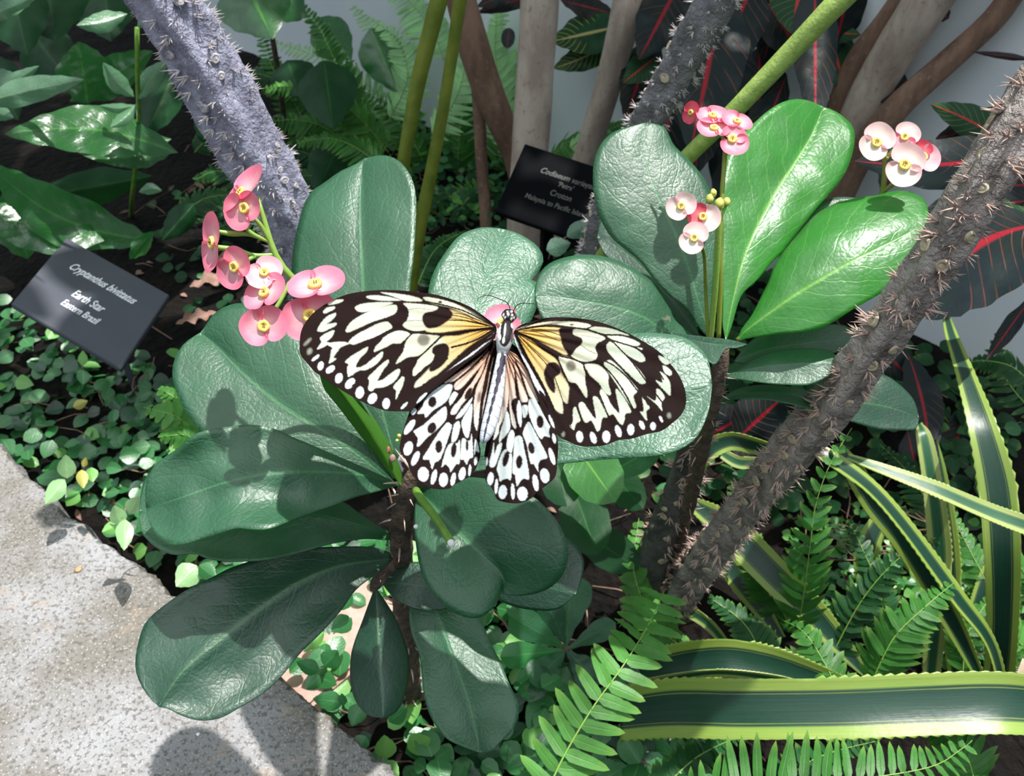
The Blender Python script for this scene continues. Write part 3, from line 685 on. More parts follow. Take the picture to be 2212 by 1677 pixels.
def flower(parent, x, y, d, r, ang, mats, tiltdir=0.0, tilt=0.0, spread=180, asp=(1.0, 1.0), seed=0, cen=1.0):
    """two bracts facing each other; r = reach of a bract in pixels; tilt = angle away from the camera, tiltdir = pixel direction it leans to"""
    C = at(x, y, d); V = (CAM - C).normalized(); R0 = RT; U0 = V.cross(RT).normalized()
    if U0.dot(UP) < 0: U0 = -U0
    axis = (R0 * -math.sin(tiltdir) + U0 * math.cos(tiltdir))       # rotation axis in the picture plane
    q = Quaternion(axis, tilt); Nn = q @ V; X = q @ R0; Y = q @ U0
    e = bpy.data.objects.new('flower', None); COL.objects.link(e); e.empty_display_size = .005; e.parent = parent
    if parent.location.length > 0: e.matrix_parent_inverse = Matrix.Translation(-parent.location)
    L = r * d / FPX
    for k, a in enumerate((math.radians(ang), math.radians(ang + spread))):
        vs, fs, uv = bract_mesh(C + Nn * (.0001 + .0006 * k), X, Y, Nn, a, L * asp[k], L * .74 * asp[k], seed + k)
        me = mesh('bract', vs, fs, uv); o = link('bract', me, mats[k] if isinstance(mats, (list, tuple)) else mats); o.parent = e
    mb = MB(); rc = L * .25 * cen
    pr = [(0, .1), (.35, .12), (.5, .32), (.8, .42), (1.0, .25), (1.05, -.1), (.6, -.9)]; sg = 20; vs = []
    for q_, z in pr:
        for k in range(sg):
            a = 2 * math.pi * k / sg; rr_ = rc * max(q_, .02) * (1 + (.04 * math.cos(5 * a) if q_ > .4 else 0))
            vs.append(C + X * math.cos(a) * rr_ + Y * math.sin(a) * rr_ + Nn * (z * rc + .0009))
    mb.add(vs, [(i * sg + k, i * sg + (k + 1) % sg, (i + 1) * sg + (k + 1) % sg, (i + 1) * sg + k) for i in range(len(pr) - 1) for k in range(sg)])
    o = mb.build('flower_center', M['yellow']); o.parent = e
    mb = MB()
    for k in range(4):
        a = k * 1.9 + seed; b0 = C + (X * math.cos(a) + Y * math.sin(a)) * rc * .22 + Nn * (.0009)
        v, f, u = tube3([b0, b0 + Nn * rc * .3, b0 + Nn * rc * .5], [rc * .06, rc * .06, rc * .09], 6); mb.add(v, f, u)
    o = mb.build('stamen', M['stamen']); o.parent = e
    return e
P_, H_K, W_P, PP = M['pink'], M['hotpink'], M['whitepink'], M['palepink']
def stem_px(parent, pts, mat='stalk', nm='flower_stalk'): return pxtube(nm, parent, M[mat], pts, 24, 12)
stem_px(pa, [(555, 425, .318, 5), (575, 490, .320, 6), (590, 540, .322, 7), (612, 580, .325, 8), (640, 612, .328, 8), (690, 690, .340, 8), (745, 840, .356, 8), (800, 950, .366, 8), (858, 1030, .372, 8)])
stem_px(pa, [(470, 500, .315, 4), (500, 505, .317, 6), (540, 507, .319, 4.5), (583, 523, .322, 4)])
stem_px(pa, [(520, 480, .316, 4), (545, 505, .318, 5), (583, 523, .321, 4)])
stem_px(pa, [(548, 470, .316, 4), (565, 490, .318, 5), (583, 523, .321, 5)])
stem_px(pa, [(470, 535, .316, 6), (510, 540, .318, 6), (550, 552, .320, 5), (598, 550, .323, 5)])
stem_px(pa, [(530, 565, .316, 4), (550, 554, .319, 5)])
stem_px(pa, [(568, 700, .322, 5), (600, 660, .324, 5), (628, 605, .327, 5)]); stem_px(pa, [(680, 620, .322, 5), (655, 618, .325, 5), (632, 604, .327, 5)])
R_ = math.radians
flower(pa, 522, 420, .318, 56, 48, P_, R_(138), R_(60), seed=1, asp=(1.35, 1.0))
flower(pa, 529, 450, .312, 50, 22, P_, R_(170), R_(22), seed=2, asp=(.85, 1.1), spread=185)
flower(pa, 461, 525, .312, 56, 84, P_, R_(176), R_(52), seed=3, asp=(1.2, 1.15), spread=185)
flower(pa, 507, 577, .309, 48, 52, P_, R_(190), R_(22), seed=4, asp=(1.0, 1.05))
flower(pa, 570, 590, .311, 42, 45, PP, R_(80), R_(25), seed=5, asp=(1.0, 1.0))
flower(pa, 572, 634, .309, 52, 25, [P_, P_], R_(130), R_(38), seed=6, asp=(1.05, 1.0), spread=172)
flower(pa, 680, 617, .314, 60, 18, P_, R_(95), R_(50), seed=7, asp=(1.1, 1.0))
flower(pa, 568, 705, .308, 52, 22, P_, R_(20), R_(10), seed=8, asp=(1.0, 1.0), spread=170)
flower(pa, 668, 683, .313, 62, 25, P_, R_(20), R_(12), seed=9, asp=(1.0, 1.0), spread=185)
flower(pa, 1085, 700, .308, 46, 110, P_, R_(90), R_(25), seed=10, spread=185)
stem_px(pa, [(1085, 705, .311, 5), (1050, 800, .315, 6), (980, 920, .34, 6), (905, 1020, .364, 6)])
# ================================================================== crown of thorns, right plant
pb = thing('crown_of_thorns', 'crown of thorns plant on the right with upright bright leaves and three small flower clusters', 'plant', gnd(1520, 1000))
shoot(pb, 'stem', [(1565, 735, .425, 12), (1556, 790, .43, 17), (1545, 850, .44, 17), (1530, 910, .46, 17), (1512, 980, .50, 17), (1490, 1080, .58, 16), (1470, 1150, .64, 16), (1455, 1290, .72, 16)], 9, 50, 0.006)
kb = dict(parent=pb)
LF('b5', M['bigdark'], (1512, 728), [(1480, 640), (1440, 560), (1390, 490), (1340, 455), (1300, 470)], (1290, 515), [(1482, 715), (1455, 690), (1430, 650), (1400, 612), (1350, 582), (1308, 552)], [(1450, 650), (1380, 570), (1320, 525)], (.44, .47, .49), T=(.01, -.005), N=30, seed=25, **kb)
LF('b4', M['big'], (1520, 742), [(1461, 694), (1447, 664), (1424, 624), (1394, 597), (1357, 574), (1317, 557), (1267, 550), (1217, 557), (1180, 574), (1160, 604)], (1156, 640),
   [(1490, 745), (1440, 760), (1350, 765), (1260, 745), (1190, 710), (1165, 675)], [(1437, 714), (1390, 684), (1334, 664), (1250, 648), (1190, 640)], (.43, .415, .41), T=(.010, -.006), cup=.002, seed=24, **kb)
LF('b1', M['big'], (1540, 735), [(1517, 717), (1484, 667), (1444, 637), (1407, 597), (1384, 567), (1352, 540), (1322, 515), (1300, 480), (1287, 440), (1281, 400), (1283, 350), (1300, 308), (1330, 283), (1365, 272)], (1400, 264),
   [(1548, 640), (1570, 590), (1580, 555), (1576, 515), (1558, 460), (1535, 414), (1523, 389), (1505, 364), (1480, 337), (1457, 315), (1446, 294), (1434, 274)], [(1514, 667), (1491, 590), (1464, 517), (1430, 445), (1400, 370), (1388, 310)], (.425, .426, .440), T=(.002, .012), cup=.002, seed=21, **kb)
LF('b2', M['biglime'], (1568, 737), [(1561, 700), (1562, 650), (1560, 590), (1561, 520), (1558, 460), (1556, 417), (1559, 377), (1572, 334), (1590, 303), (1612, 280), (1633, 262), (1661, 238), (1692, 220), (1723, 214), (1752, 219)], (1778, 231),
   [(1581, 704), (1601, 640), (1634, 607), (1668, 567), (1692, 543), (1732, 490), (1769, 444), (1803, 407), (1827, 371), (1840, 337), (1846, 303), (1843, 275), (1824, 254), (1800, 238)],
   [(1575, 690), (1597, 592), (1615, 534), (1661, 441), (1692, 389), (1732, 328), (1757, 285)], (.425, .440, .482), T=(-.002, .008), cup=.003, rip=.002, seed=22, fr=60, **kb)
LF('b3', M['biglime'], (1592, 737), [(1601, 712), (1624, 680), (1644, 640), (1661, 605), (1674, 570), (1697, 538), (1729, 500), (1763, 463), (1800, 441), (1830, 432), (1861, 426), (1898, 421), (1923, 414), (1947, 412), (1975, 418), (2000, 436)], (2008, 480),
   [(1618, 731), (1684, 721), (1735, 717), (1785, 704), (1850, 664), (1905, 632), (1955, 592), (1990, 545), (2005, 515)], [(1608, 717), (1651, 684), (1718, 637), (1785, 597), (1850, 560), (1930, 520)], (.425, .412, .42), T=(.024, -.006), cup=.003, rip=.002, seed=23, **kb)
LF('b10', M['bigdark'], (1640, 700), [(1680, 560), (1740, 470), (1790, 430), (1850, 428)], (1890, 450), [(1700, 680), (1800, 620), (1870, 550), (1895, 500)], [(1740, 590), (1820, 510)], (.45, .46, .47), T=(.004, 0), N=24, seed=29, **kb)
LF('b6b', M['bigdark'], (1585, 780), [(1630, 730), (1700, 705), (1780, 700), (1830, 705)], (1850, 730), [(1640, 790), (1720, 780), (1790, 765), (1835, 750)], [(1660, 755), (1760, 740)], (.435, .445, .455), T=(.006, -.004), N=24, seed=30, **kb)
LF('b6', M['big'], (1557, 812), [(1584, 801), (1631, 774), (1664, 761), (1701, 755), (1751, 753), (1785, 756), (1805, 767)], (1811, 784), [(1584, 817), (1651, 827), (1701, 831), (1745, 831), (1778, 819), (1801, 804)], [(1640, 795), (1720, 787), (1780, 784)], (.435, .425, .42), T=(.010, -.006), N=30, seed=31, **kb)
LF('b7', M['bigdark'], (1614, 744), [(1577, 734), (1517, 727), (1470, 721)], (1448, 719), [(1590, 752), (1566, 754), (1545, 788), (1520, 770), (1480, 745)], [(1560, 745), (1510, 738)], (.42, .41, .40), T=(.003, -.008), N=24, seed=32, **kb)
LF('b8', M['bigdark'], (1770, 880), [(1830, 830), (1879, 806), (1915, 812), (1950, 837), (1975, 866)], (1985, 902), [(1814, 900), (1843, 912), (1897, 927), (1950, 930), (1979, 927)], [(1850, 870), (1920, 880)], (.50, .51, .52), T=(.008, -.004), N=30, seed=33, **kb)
LF('b9', M['limestalk'] if False else M['big'], (1545, 872), [(1584, 844), (1634, 832), (1684, 833), (1734, 841), (1790, 860)], (1840, 893), [(1584, 862), (1651, 862), (1701, 871), (1760, 884)], [(1600, 850), (1690, 850), (1770, 870)], (.45, .44, .45), T=(.006, -.012), N=30, seed=34, **kb)
# stalks and flower clusters
stem_px(pb, [(1535, 735, .42, 6), (1545, 620, .405, 7), (1552, 500, .392, 7), (1556, 450, .388, 6)], 'stalk')
stem_px(pb, [(1552, 735, .42, 5), (1556, 620, .41, 6), (1556, 540, .405, 6), (1560, 420, .40, 5), (1566, 330, .398, 5), (1565, 305, .397, 5)], 'olive')
stem_px(pb, [(1530, 735, .42, 4), (1525, 640, .408, 4), (1522, 560, .395, 4), (1515, 530, .388, 4)], 'olive')
for bx, by, ln in ((1533, 430, 11), (1541, 417, 10), (1553, 440, 13), (1570, 436, 10)):
    blob('flower_bud', pb, bx, by, .386, ln, M['bud'], (.75, 1, .8), bx)
stem_px(pb, [(1553, 470, .389, 4), (1535, 440, .388, 3), (1533, 432, .387, 3)]); stem_px(pb, [(1556, 470, .389, 4), (1566, 450, .388, 3), (1570, 438, .387, 3)])
flower(pb, 1472, 446, .375, 34, 35, W_P, R_(120), R_(12), seed=11)
flower(pb, 1519, 469, .377, 36, -20, [W_P, H_K], R_(120), R_(15), seed=12, asp=(1.1, .95))
flower(pb, 1500, 515, .373, 36, 70, W_P, R_(120), R_(12), seed=13, spread=170)
stem_px(pb, [(1474, 450, .38, 3), (1490, 480, .384, 3), (1518, 520, .388, 3)]); 
flower(pb, 1495, 243, .402, 24, 80, H_K, R_(180), R_(45), seed=14)
flower(pb, 1540, 252, .400, 36, 20, P_, R_(90), R_(52), seed=15)
flower(pb, 1543, 279, .396, 38, 15, P_, R_(90), R_(50), seed=16)
flower(pb, 1592, 264, .398, 35, -15, P_, R_(80), R_(50), seed=17)
flower(pb, 1582, 302, .393, 42, 60, [P_, P_], R_(90), R_(30), seed=18, spread=230, asp=(.85, 1))
stem_px(pb, [(1497, 245, .404, 3), (1515, 250, .403, 3), (1545, 270, .402, 3), (1565, 305, .40, 4)])
# top right cluster on its forked stalk rising behind the right leaf
stem_px(pb, [(1592, 735, .425, 5), (1700, 650, .432, 5), (1820, 540, .44, 5), (1890, 450, .44, 5), (1906, 415, .438, 6), (1911, 370, .435, 5), (1910, 330, .433, 4)], 'olive')
stem_px(pb, [(1906, 415, .438, 5), (1925, 400, .436, 5), (1945, 385, .434, 5), (1955, 360, .430, 4)], 'olive')
stem_px(pb, [(1911, 345, .434, 5), (1935, 320, .434, 5), (1945, 300, .433, 5)], 'bud')
flower(pb, 1894, 309, .424, 44, 60, [W_P, W_P], R_(90), R_(18), seed=19, spread=175, asp=(1.05, .95))
flower(pb, 1955, 297, .427, 36, 50, [W_P, P_], R_(110), R_(25), seed=20, spread=200, asp=(1, 1))
flower(pb, 1995, 340, .428, 38, -10, [PP, H_K], R_(70), R_(20), seed=21, spread=130, asp=(1.05, 1.0))
flower(pb, 1955, 357, .418, 50, 60, [W_P, W_P], R_(100), R_(18), seed=22, spread=200)
# small dark-leaved plant low in the centre
ps = thing('leafy_seedling', 'low leafy plant between the round leaf and the big fern frond', 'plant', gnd(1225, 1420))
def lf2(parent, mat, b0, t0, w, d0, d1, kind='obov', bend=0.0, T=(0, 0), nm='leaf', N=26, seed=0, rip=.0012, cup=0, M_=6, thick=0):
    mg = .012 + max(0, max(T)) + .25 * w * d0 / FPX * (d0 > .6)
    d0 = wclamp(b0[0], b0[1], d0, mg); d1 = wclamp(t0[0], t0[1], d1, mg)
    b0 = np.array(b0, float); t0 = np.array(t0, float); D = t0 - b0; L = np.linalg.norm(D); D /= L; S = np.array([D[1], -D[0]])
    le, ri, mi = [], [], []
    for k in range(1, 16):
        u = k / 16; h = w / 2 * prof(kind, u); c = b0 + D * L * u + S * bend * math.sin(math.pi * u)
        le.append(tuple(c - S * h)); ri.append(tuple(c + S * h)); mi.append(tuple(c))
    return leaf(nm, parent, mat, tuple(b0), le, tuple(t0), ri, mi, (d0, (d0 + d1) / 2, d1), T=T, cup=cup, rip=rip, N=N, M=M_, thick=thick, seed=seed)
for b0, t0, w, dd, mt in (((1222, 1400), (1100, 1330), 70, -.02, 'big'), ((1222, 1400), (1235, 1240), 95, .0, 'big'), ((1222, 1395), (1258, 1250), 60, .02, 'bigdark'), ((1222, 1405), (1330, 1345), 50, 0, 'big'), ((1222, 1405), (1150, 1480), 80, -.03, 'big'),
                      ((1222, 1395), (1180, 1300), 60, -.01, 'bigdark'), ((1222, 1405), (1290, 1470), 70, -.03, 'bigdark'), ((1222, 1405), (1080, 1420), 60, -.02, 'fig')):
    d = gdep(1222, 1410, .05); lf2(ps, M[mt], b0, t0, w, d, d + dd, seed=w)
pxtube('stem', ps, M['thornstem'], [(1222, 1400, gdep(1222, 1410, .05), 8), (1226, 1430, gdep(1226, 1430, .02), 8), (1230, 1470, gdep(1230, 1450, -.01), 9)], 10)
# broad dark leaves low behind the hind wings
pl = thing('shade_plant', 'dark broad-leaved plant in the shade below the butterfly hind wings', 'plant', gnd(1290, 1150))
for b0, t0, w, d0, d1, mt in (((1240, 960), (1330, 1085), 120, .62, .58, 'biglime'), ((1200, 990), (1225, 1095), 90, .62, .60, 'shade'), ((1240, 1060), (1290, 1200), 110, .66, .62, 'shade'), ((1320, 1020), (1430, 960), 70, .63, .62, 'shade'), ((1300, 1000), (1390, 1100), 80, .66, .64, 'shade'), ((1260, 1150), (1380, 1230), 90, .68, .66, 'shade')):
    lf2(pl, M[mt], b0, t0, w, d0, d1, 'round', seed=w)
pxtube('stem', pl, M['olive'], [(1245, 965, .62, 5), (1260, 1060, .66, 6), (1290, 1150, .74, 6), (1290, 1180, gdep(1290, 1180, -.01), 6)], 16)
# ================================================================== the butterfly
def pip(px, py, poly):
    inside = np.zeros(px.shape, bool); n = len(poly)
    for i in range(n):
        x1, y1 = poly[i]; x2, y2 = poly[(i + 1) % n]
        c = ((y1 > py) != (y2 > py)); d = (y2 - y1) if y2 != y1 else 1e-9
        inside ^= c & (px < (x2 - x1) * (py - y1) / d + x1)
    return inside
def segdist(px, py, pts, closed=False):
    best = np.full(px.shape, 1e9); n = len(pts)
    for i in range(n if closed else n - 1):
        a = pts[i]; b_ = pts[(i + 1) % n]; vx, vy = b_[0] - a[0], b_[1] - a[1]; L = vx * vx + vy * vy + 1e-12
        t = np.clip(((px - a[0]) * vx + (py - a[1]) * vy) / L, 0, 1)
        best = np.minimum(best, np.hypot(px - a[0] - t * vx, py - a[1] - t * vy))
    return best
def softpoly(px, py, poly, soft, closed=True):
    c = crom(poly, 5, True); x0, y0 = c.min(0) - soft * 2; x1, y1 = c.max(0) + soft * 2
    m = (px > x0) & (px < x1) & (py > y0) & (py < y1); out = np.zeros(px.shape)
    if m.any():
        d = segdist(px[m], py[m], c, True); s = np.where(pip(px[m], py[m], c), d, -d)
        out[m] = np.clip(s / soft * .5 + .5, 0, 1)
    return out
def ellipse(cx, cy, rx, ry, a=0):
    a = math.radians(a); o = []
    for k in range(12):
        t = 2 * math.pi * k / 12; x, y = rx * math.cos(t), ry * math.sin(t)
        o.append((cx + x * math.cos(a) - y * math.sin(a), cy + x * math.sin(a) + y * math.cos(a)))
    return o
DARK = np.array((0.014, 0.007, 0.0065)); PALE = np.array((0.50, 0.55, 0.45)); YEL = np.array((0.60, 0.37, 0.10)); PEACH = np.array((0.66, 0.34, 0.20)); HPALE = np.array((0.55, 0.61, 0.61)); WHITE = np.array((0.60, 0.65, 0.69))
def xf(ox, oy, s): return lambda P: [(ox + x * s, oy + y * s) for x, y in P]
z1, z2, z3 = xf(620, 600, 480 / 2212), xf(1060, 640, 480 / 2212), xf(840, 780, 400 / 2096)
LF_OUT = [(2085, 500), (2050, 455), (1960, 385), (1850, 308), (1700, 238), (1500, 175), (1300, 145), (1100, 127), (900, 126), (700, 146), (560, 180), (430, 240), (300, 320), (210, 410), (150, 510), (128, 620), (133, 760), (200, 850), (280, 940), (360, 990), (450, 1060), (560, 1130), (700, 1210), (850, 1280), (1000, 1325), (1150, 1330), (1225, 1325), (1290, 1270), (1400, 1160), (1530, 1060), (1650, 960), (1800, 840), (1950, 730), (2030, 650), (2075, 580)]
LF_P = [
 [(1360, 195), (1500, 212), (1700, 268), (1850, 345), (1980, 435), (2060, 492), (1960, 452), (1800, 368), (1650, 308), (1500, 272), (1400, 242)],
 [(930, 148), (1100, 160), (1250, 185), (1330, 212), (1345, 235), (1200, 236), (1130, 218), (1040, 182)],
 [(795, 185), (880, 177), (1000, 190), (1100, 215), (1130, 228), (1000, 232), (860, 220), (800, 205)],
 [(680, 290), (780, 255), (950, 245), (1055, 252), (950, 292), (830, 333), (740, 345), (690, 325)],
 [(585, 520), (640, 440), (740, 375), (850, 325), (980, 283), (1080, 272), (1098, 310), (1070, 362), (980, 400), (850, 442), (720, 500), (610, 545)],
 [(615, 640), (690, 570), (800, 510), (900, 460), (990, 440), (1035, 468), (1042, 510), (980, 552), (880, 592), (760, 635), (660, 668)],
 [(1160, 258), (1280, 260), (1400, 272), (1495, 290), (1500, 312), (1460, 335), (1375, 352), (1355, 400), (1360, 440), (1385, 470), (1395, 512), (1350, 528), (1250, 530), (1180, 502), (1152, 470), (1190, 430), (1212, 370), (1205, 310)],
 ('Y', [(1620, 318), (1750, 350), (1850, 400), (1950, 440), (2045, 492), (1950, 502), (1800, 512), (1650, 532), (1520, 548), (1400, 540), (1385, 505), (1490, 490), (1580, 440), (1640, 380)]),
 [(1240, 570), (1340, 560), (1440, 572), (1515, 582), (1490, 620), (1420, 690), (1340, 762), (1280, 785), (1200, 795), (1130, 838), (1085, 860), (1100, 820), (1150, 750), (1170, 690), (1185, 640)],
 [(1130, 528), (1200, 545), (1228, 572), (1180, 620), (1130, 655), (1050, 658), (990, 690), (900, 730), (865, 738), (880, 690), (930, 640), (960, 600), (1020, 560), (1080, 535)],
 [(1545, 598), (1640, 592), (1600, 650), (1500, 680), (1450, 720), (1470, 775), (1430, 850), (1370, 890), (1300, 965), (1255, 978), (1255, 920), (1290, 860), (1310, 800), (1400, 720), (1480, 655)],
 ('Y', [(1545, 592), (1700, 580), (1850, 545), (2010, 525), (2030, 540), (1950, 592), (1800, 692), (1700, 782), (1600, 872), (1500, 962), (1420, 1010), (1350, 1070), (1272, 1095), (1285, 1040), (1340, 985), (1400, 920), (1470, 850), (1540, 780), (1600, 700)]),
 ('W', [(1500, 985), (1600, 925), (1750, 832), (1850, 765), (1930, 700), (2050, 600), (2062, 555), (2000, 605), (1900, 695), (1780, 778), (1650, 868), (1540, 945), (1490, 990)]),
 [(300, 530), (340, 450), (400, 388), (480, 352), (485, 380), (440, 430), (400, 462), (490, 452), (480, 482), (420, 512), (360, 538)],
 [(415, 248), (480, 222), (557, 220), (540, 245), (470, 266), (415, 272)], [(362, 335), (400, 300), (472, 288), (470, 312), (420, 342), (370, 358)],
 [(300, 712), (340, 645), (330, 600), (380, 560), (460, 525), (470, 548), (440, 600), (395, 640), (450, 655), (400, 672), (350, 700)],
 [(400, 662), (480, 642), (560, 640), (620, 658), (540, 692), (500, 740), (465, 795), (490, 812), (418, 855), (430, 795), (440, 725), (450, 700)],
 [(605, 978), (600, 900), (612, 868), (580, 838), (640, 782), (740, 722), (805, 690), (790, 742), (730, 800), (692, 865), (692, 895), (760, 880), (850, 812), (945, 738), (955, 772), (920, 832), (860, 882), (780, 922), (720, 925), (645, 972), (618, 988)],
 [(808, 1100), (820, 1040), (808, 992), (870, 930), (920, 882), (1000, 820), (1012, 850), (960, 920), (920, 988), (903, 1028), (960, 1012), (1040, 950), (1112, 908), (1125, 942), (1090, 1012), (1030, 1062), (960, 1092), (880, 1102), (850, 1128), (820, 1128)],
 [(1060, 1092), (1090, 1040), (1140, 990), (1168, 1000), (1150, 1080), (1120, 1150), (1100, 1212), (1082, 1200), (1085, 1130)],
 ('W', [(1290, 1252), (1320, 1200), (1370, 1155), (1392, 1150), (1380, 1190), (1330, 1230)]),
]
LF_P += [('W', ellipse(*e)) for e in ((285, 800, 16, 48, 50), (335, 880, 30, 45, 15), (432, 915, 30, 52, 52), (517, 1002, 36, 53, 20), (628, 1055, 38, 62, 40), (725, 1145, 42, 60, 10), (850, 1205, 42, 58, 35), (988, 1255, 37, 55, 8), (1168, 1275, 14, 46, 45))]
LF_F = [ellipse(205, 640, 12, 50, 45), ellipse(225, 735, 22, 32, 25)]
LF_D = [[(1450, 700), (1500, 665), (1570, 655), (1612, 695), (1605, 790), (1562, 860), (1500, 912), (1430, 938), (1418, 900), (1460, 840), (1480, 790), (1448, 750)], ellipse(1525, 245, 20, 13),
        [(1550, 300), (1620, 320), (1650, 370), (1590, 440), (1500, 492), (1400, 502), (1352, 440), (1355, 372), (1440, 345), (1490, 318)]]
LF_G = [ellipse(1360, 622, 62, 62)]
LF_V = [([(2080, 500), (1900, 518), (1650, 555), (1450, 560), (1250, 542), (1150, 512), (1050, 515), (950, 565), (850, 615), (750, 650), (650, 735), (560, 800)], 9), ([(1250, 550), (1150, 650), (950, 830), (780, 980), (650, 1080)], 7),
        ([(1530, 588), (1400, 715), (1280, 830), (1150, 970), (1050, 1070), (950, 1150)], 8), ([(2040, 530), (1850, 635), (1640, 695)], 10), ([(1600, 810), (1480, 870), (1380, 905), (1250, 1010), (1150, 1110), (1080, 1250)], 6),
        ([(2080, 575), (1950, 650), (1800, 762), (1650, 870), (1500, 985), (1300, 1120)], 15), ([(2070, 560), (1950, 615), (1800, 720), (1700, 790)], 8), ([(1205, 322), (1300, 305), (1400, 318), (1480, 332)], 2.5), ([(1160, 437), (1260, 430), (1390, 430)], 3),
        ([(2020, 480), (1900, 445), (1780, 400), (1620, 370)], 5), ([(1990, 480), (1850, 440), (1740, 425), (1600, 425)], 5), ([(1850, 415), (1780, 370), (1640, 355)], 4), ([(2080, 495), (1800, 350), (1650, 298), (1500, 262), (1350, 232)], 7), ([(2080, 500), (2000, 505), (1850, 528), (1650, 560)], 11)]
RF_OUT = [(235, 345), (300, 290), (420, 250), (560, 217), (700, 210), (900, 223), (1100, 263), (1300, 338), (1500, 440), (1680, 558), (1800, 688), (1880, 800), (1930, 920), (1946, 1030), (1930, 1120), (1880, 1200), (1800, 1270), (1700, 1342), (1560, 1372), (1400, 1420), (1280, 1432), (1150, 1480), (1050, 1495), (900, 1493), (780, 1450), (690, 1405), (640, 1350), (600, 1310), (520, 1150), (470, 1020), (400, 840), (330, 660), (260, 500), (232, 420)]
RF_P = [
 [(245, 332), (400, 285), (600, 255), (800, 253), (950, 273), (1000, 298), (950, 320), (800, 303), (600, 280), (430, 300), (300, 328)],
 [(975, 322), (1050, 305), (1180, 320), (1280, 350), (1375, 392), (1280, 378), (1150, 378), (1040, 356)],
 [(1160, 393), (1250, 390), (1380, 420), (1470, 460), (1482, 486), (1430, 497), (1300, 462), (1200, 426)],
 [(1215, 453), (1320, 475), (1440, 520), (1520, 590), (1537, 640), (1492, 657), (1400, 612), (1300, 542)],
 [(1158, 478), (1200, 458), (1290, 530), (1400, 650), (1500, 760), (1542, 830), (1532, 870), (1480, 867), (1380, 780), (1280, 680), (1180, 572), (1153, 515)],
 [(1130, 690), (1150, 650), (1200, 643), (1300, 730), (1400, 850), (1462, 930), (1440, 970), (1420, 1000), (1447, 1100), (1410, 1108), (1330, 1000), (1240, 860)],
 [(820, 335), (920, 335), (1050, 375), (1140, 420), (1060, 470), (1040, 520), (1060, 580), (1040, 632), (950, 652), (880, 642), (800, 590), (850, 520), (905, 470), (900, 420), (830, 390)],
 ('Y', [(262, 350), (400, 310), (600, 303), (702, 318), (690, 350), (700, 400), (720, 480), (765, 565), (730, 582), (600, 512), (430, 420), (300, 368)]),
 [(680, 600), (780, 610), (860, 650), (920, 690), (940, 740), (940, 850), (962, 960), (950, 1012), (900, 940), (850, 870), (780, 850), (740, 770), (700, 680)],
 [(940, 680), (1060, 680), (1130, 730), (1172, 790), (1170, 870), (1197, 960), (1180, 988), (1120, 940), (1080, 870), (1000, 800), (960, 740)],
 ('Y', [(278, 395), (380, 430), (520, 540), (650, 630), (700, 760), (772, 885), (775, 970), (762, 1068), (715, 1050), (716, 1168), (640, 1130), (590, 1070), (540, 920), (450, 740), (360, 580), (300, 450)]),
 ('W', [(232, 380), (262, 440), (300, 560), (350, 640), (420, 760), (490, 880), (542, 960), (530, 1002), (480, 960), (420, 850), (370, 720), (290, 580), (240, 470)]),
 [(1670, 592), (1740, 620), (1784, 662), (1740, 682), (1690, 642)], [(1713, 695), (1760, 710), (1804, 760), (1782, 792), (1730, 762)],
 [(1680, 758), (1720, 770), (1780, 850), (1792, 950), (1782, 988), (1720, 932), (1650, 855), (1650, 838), (1705, 862), (1700, 810)],
 [(1650, 928), (1690, 940), (1732, 1010), (1700, 1062), (1707, 1142), (1680, 1112), (1630, 1060), (1560, 1000), (1640, 1042)],
 [(1508, 998), (1550, 1070), (1582, 1110), (1550, 1152), (1555, 1238), (1510, 1190), (1488, 1150), (1522, 1142)],
 [(1243, 928), (1290, 960), (1350, 1050), (1390, 1128), (1392, 1160), (1342, 1172), (1332, 1232), (1310, 1283), (1270, 1250), (1220, 1178), (1180, 1188), (1160, 1160), (1130, 1090), (1088, 1000), (1098, 928), (1150, 978), (1200, 1080), (1270, 1162), (1282, 1140), (1262, 1050)],
 [(1018, 1008), (1060, 1008), (1110, 1090), (1162, 1200), (1120, 1210), (1100, 1250), (1090, 1322), (1060, 1348), (1040, 1310), (1000, 1240), (950, 1262), (920, 1230), (880, 1120), (878, 1068), (920, 1058), (970, 1130), (1030, 1212), (1047, 1202), (1030, 1100)],
 [(820, 1128), (850, 1108), (880, 1188), (892, 1240), (850, 1270), (830, 1332), (800, 1312), (788, 1290), (815, 1260)],
 [(1460, 510), (1510, 520), (1498, 536)],
]
RF_P += [('W', ellipse(*e)) for e in ((885, 1400, 35, 56, -5), (1020, 1410, 30, 60, -18), (1150, 1400, 40, 60, 0), (1270, 1345, 30, 62, -18), (1393, 1330, 35, 56, 0), (1505, 1285, 24, 48, -25), (1615, 1295, 28, 40, 0), (1695, 1225, 15, 35, -25), (605, 1250, 15, 72, -22))]
RF_F = [ellipse(1775, 1190, 18, 25), ellipse(722, 1375, 14, 22)]
RF_D = [ellipse(808, 285, 22, 8), [(695, 315), (810, 322), (818, 380), (900, 420), (908, 470), (850, 525), (800, 590), (760, 560), (712, 490), (695, 410), (680, 360)],
        [(532, 742), (570, 670), (640, 660), (692, 712), (690, 770), (650, 802), (632, 830), (645, 930), (625, 965), (580, 922), (545, 850), (530, 790)]]
RF_G = [ellipse(798, 697, 50, 56)]
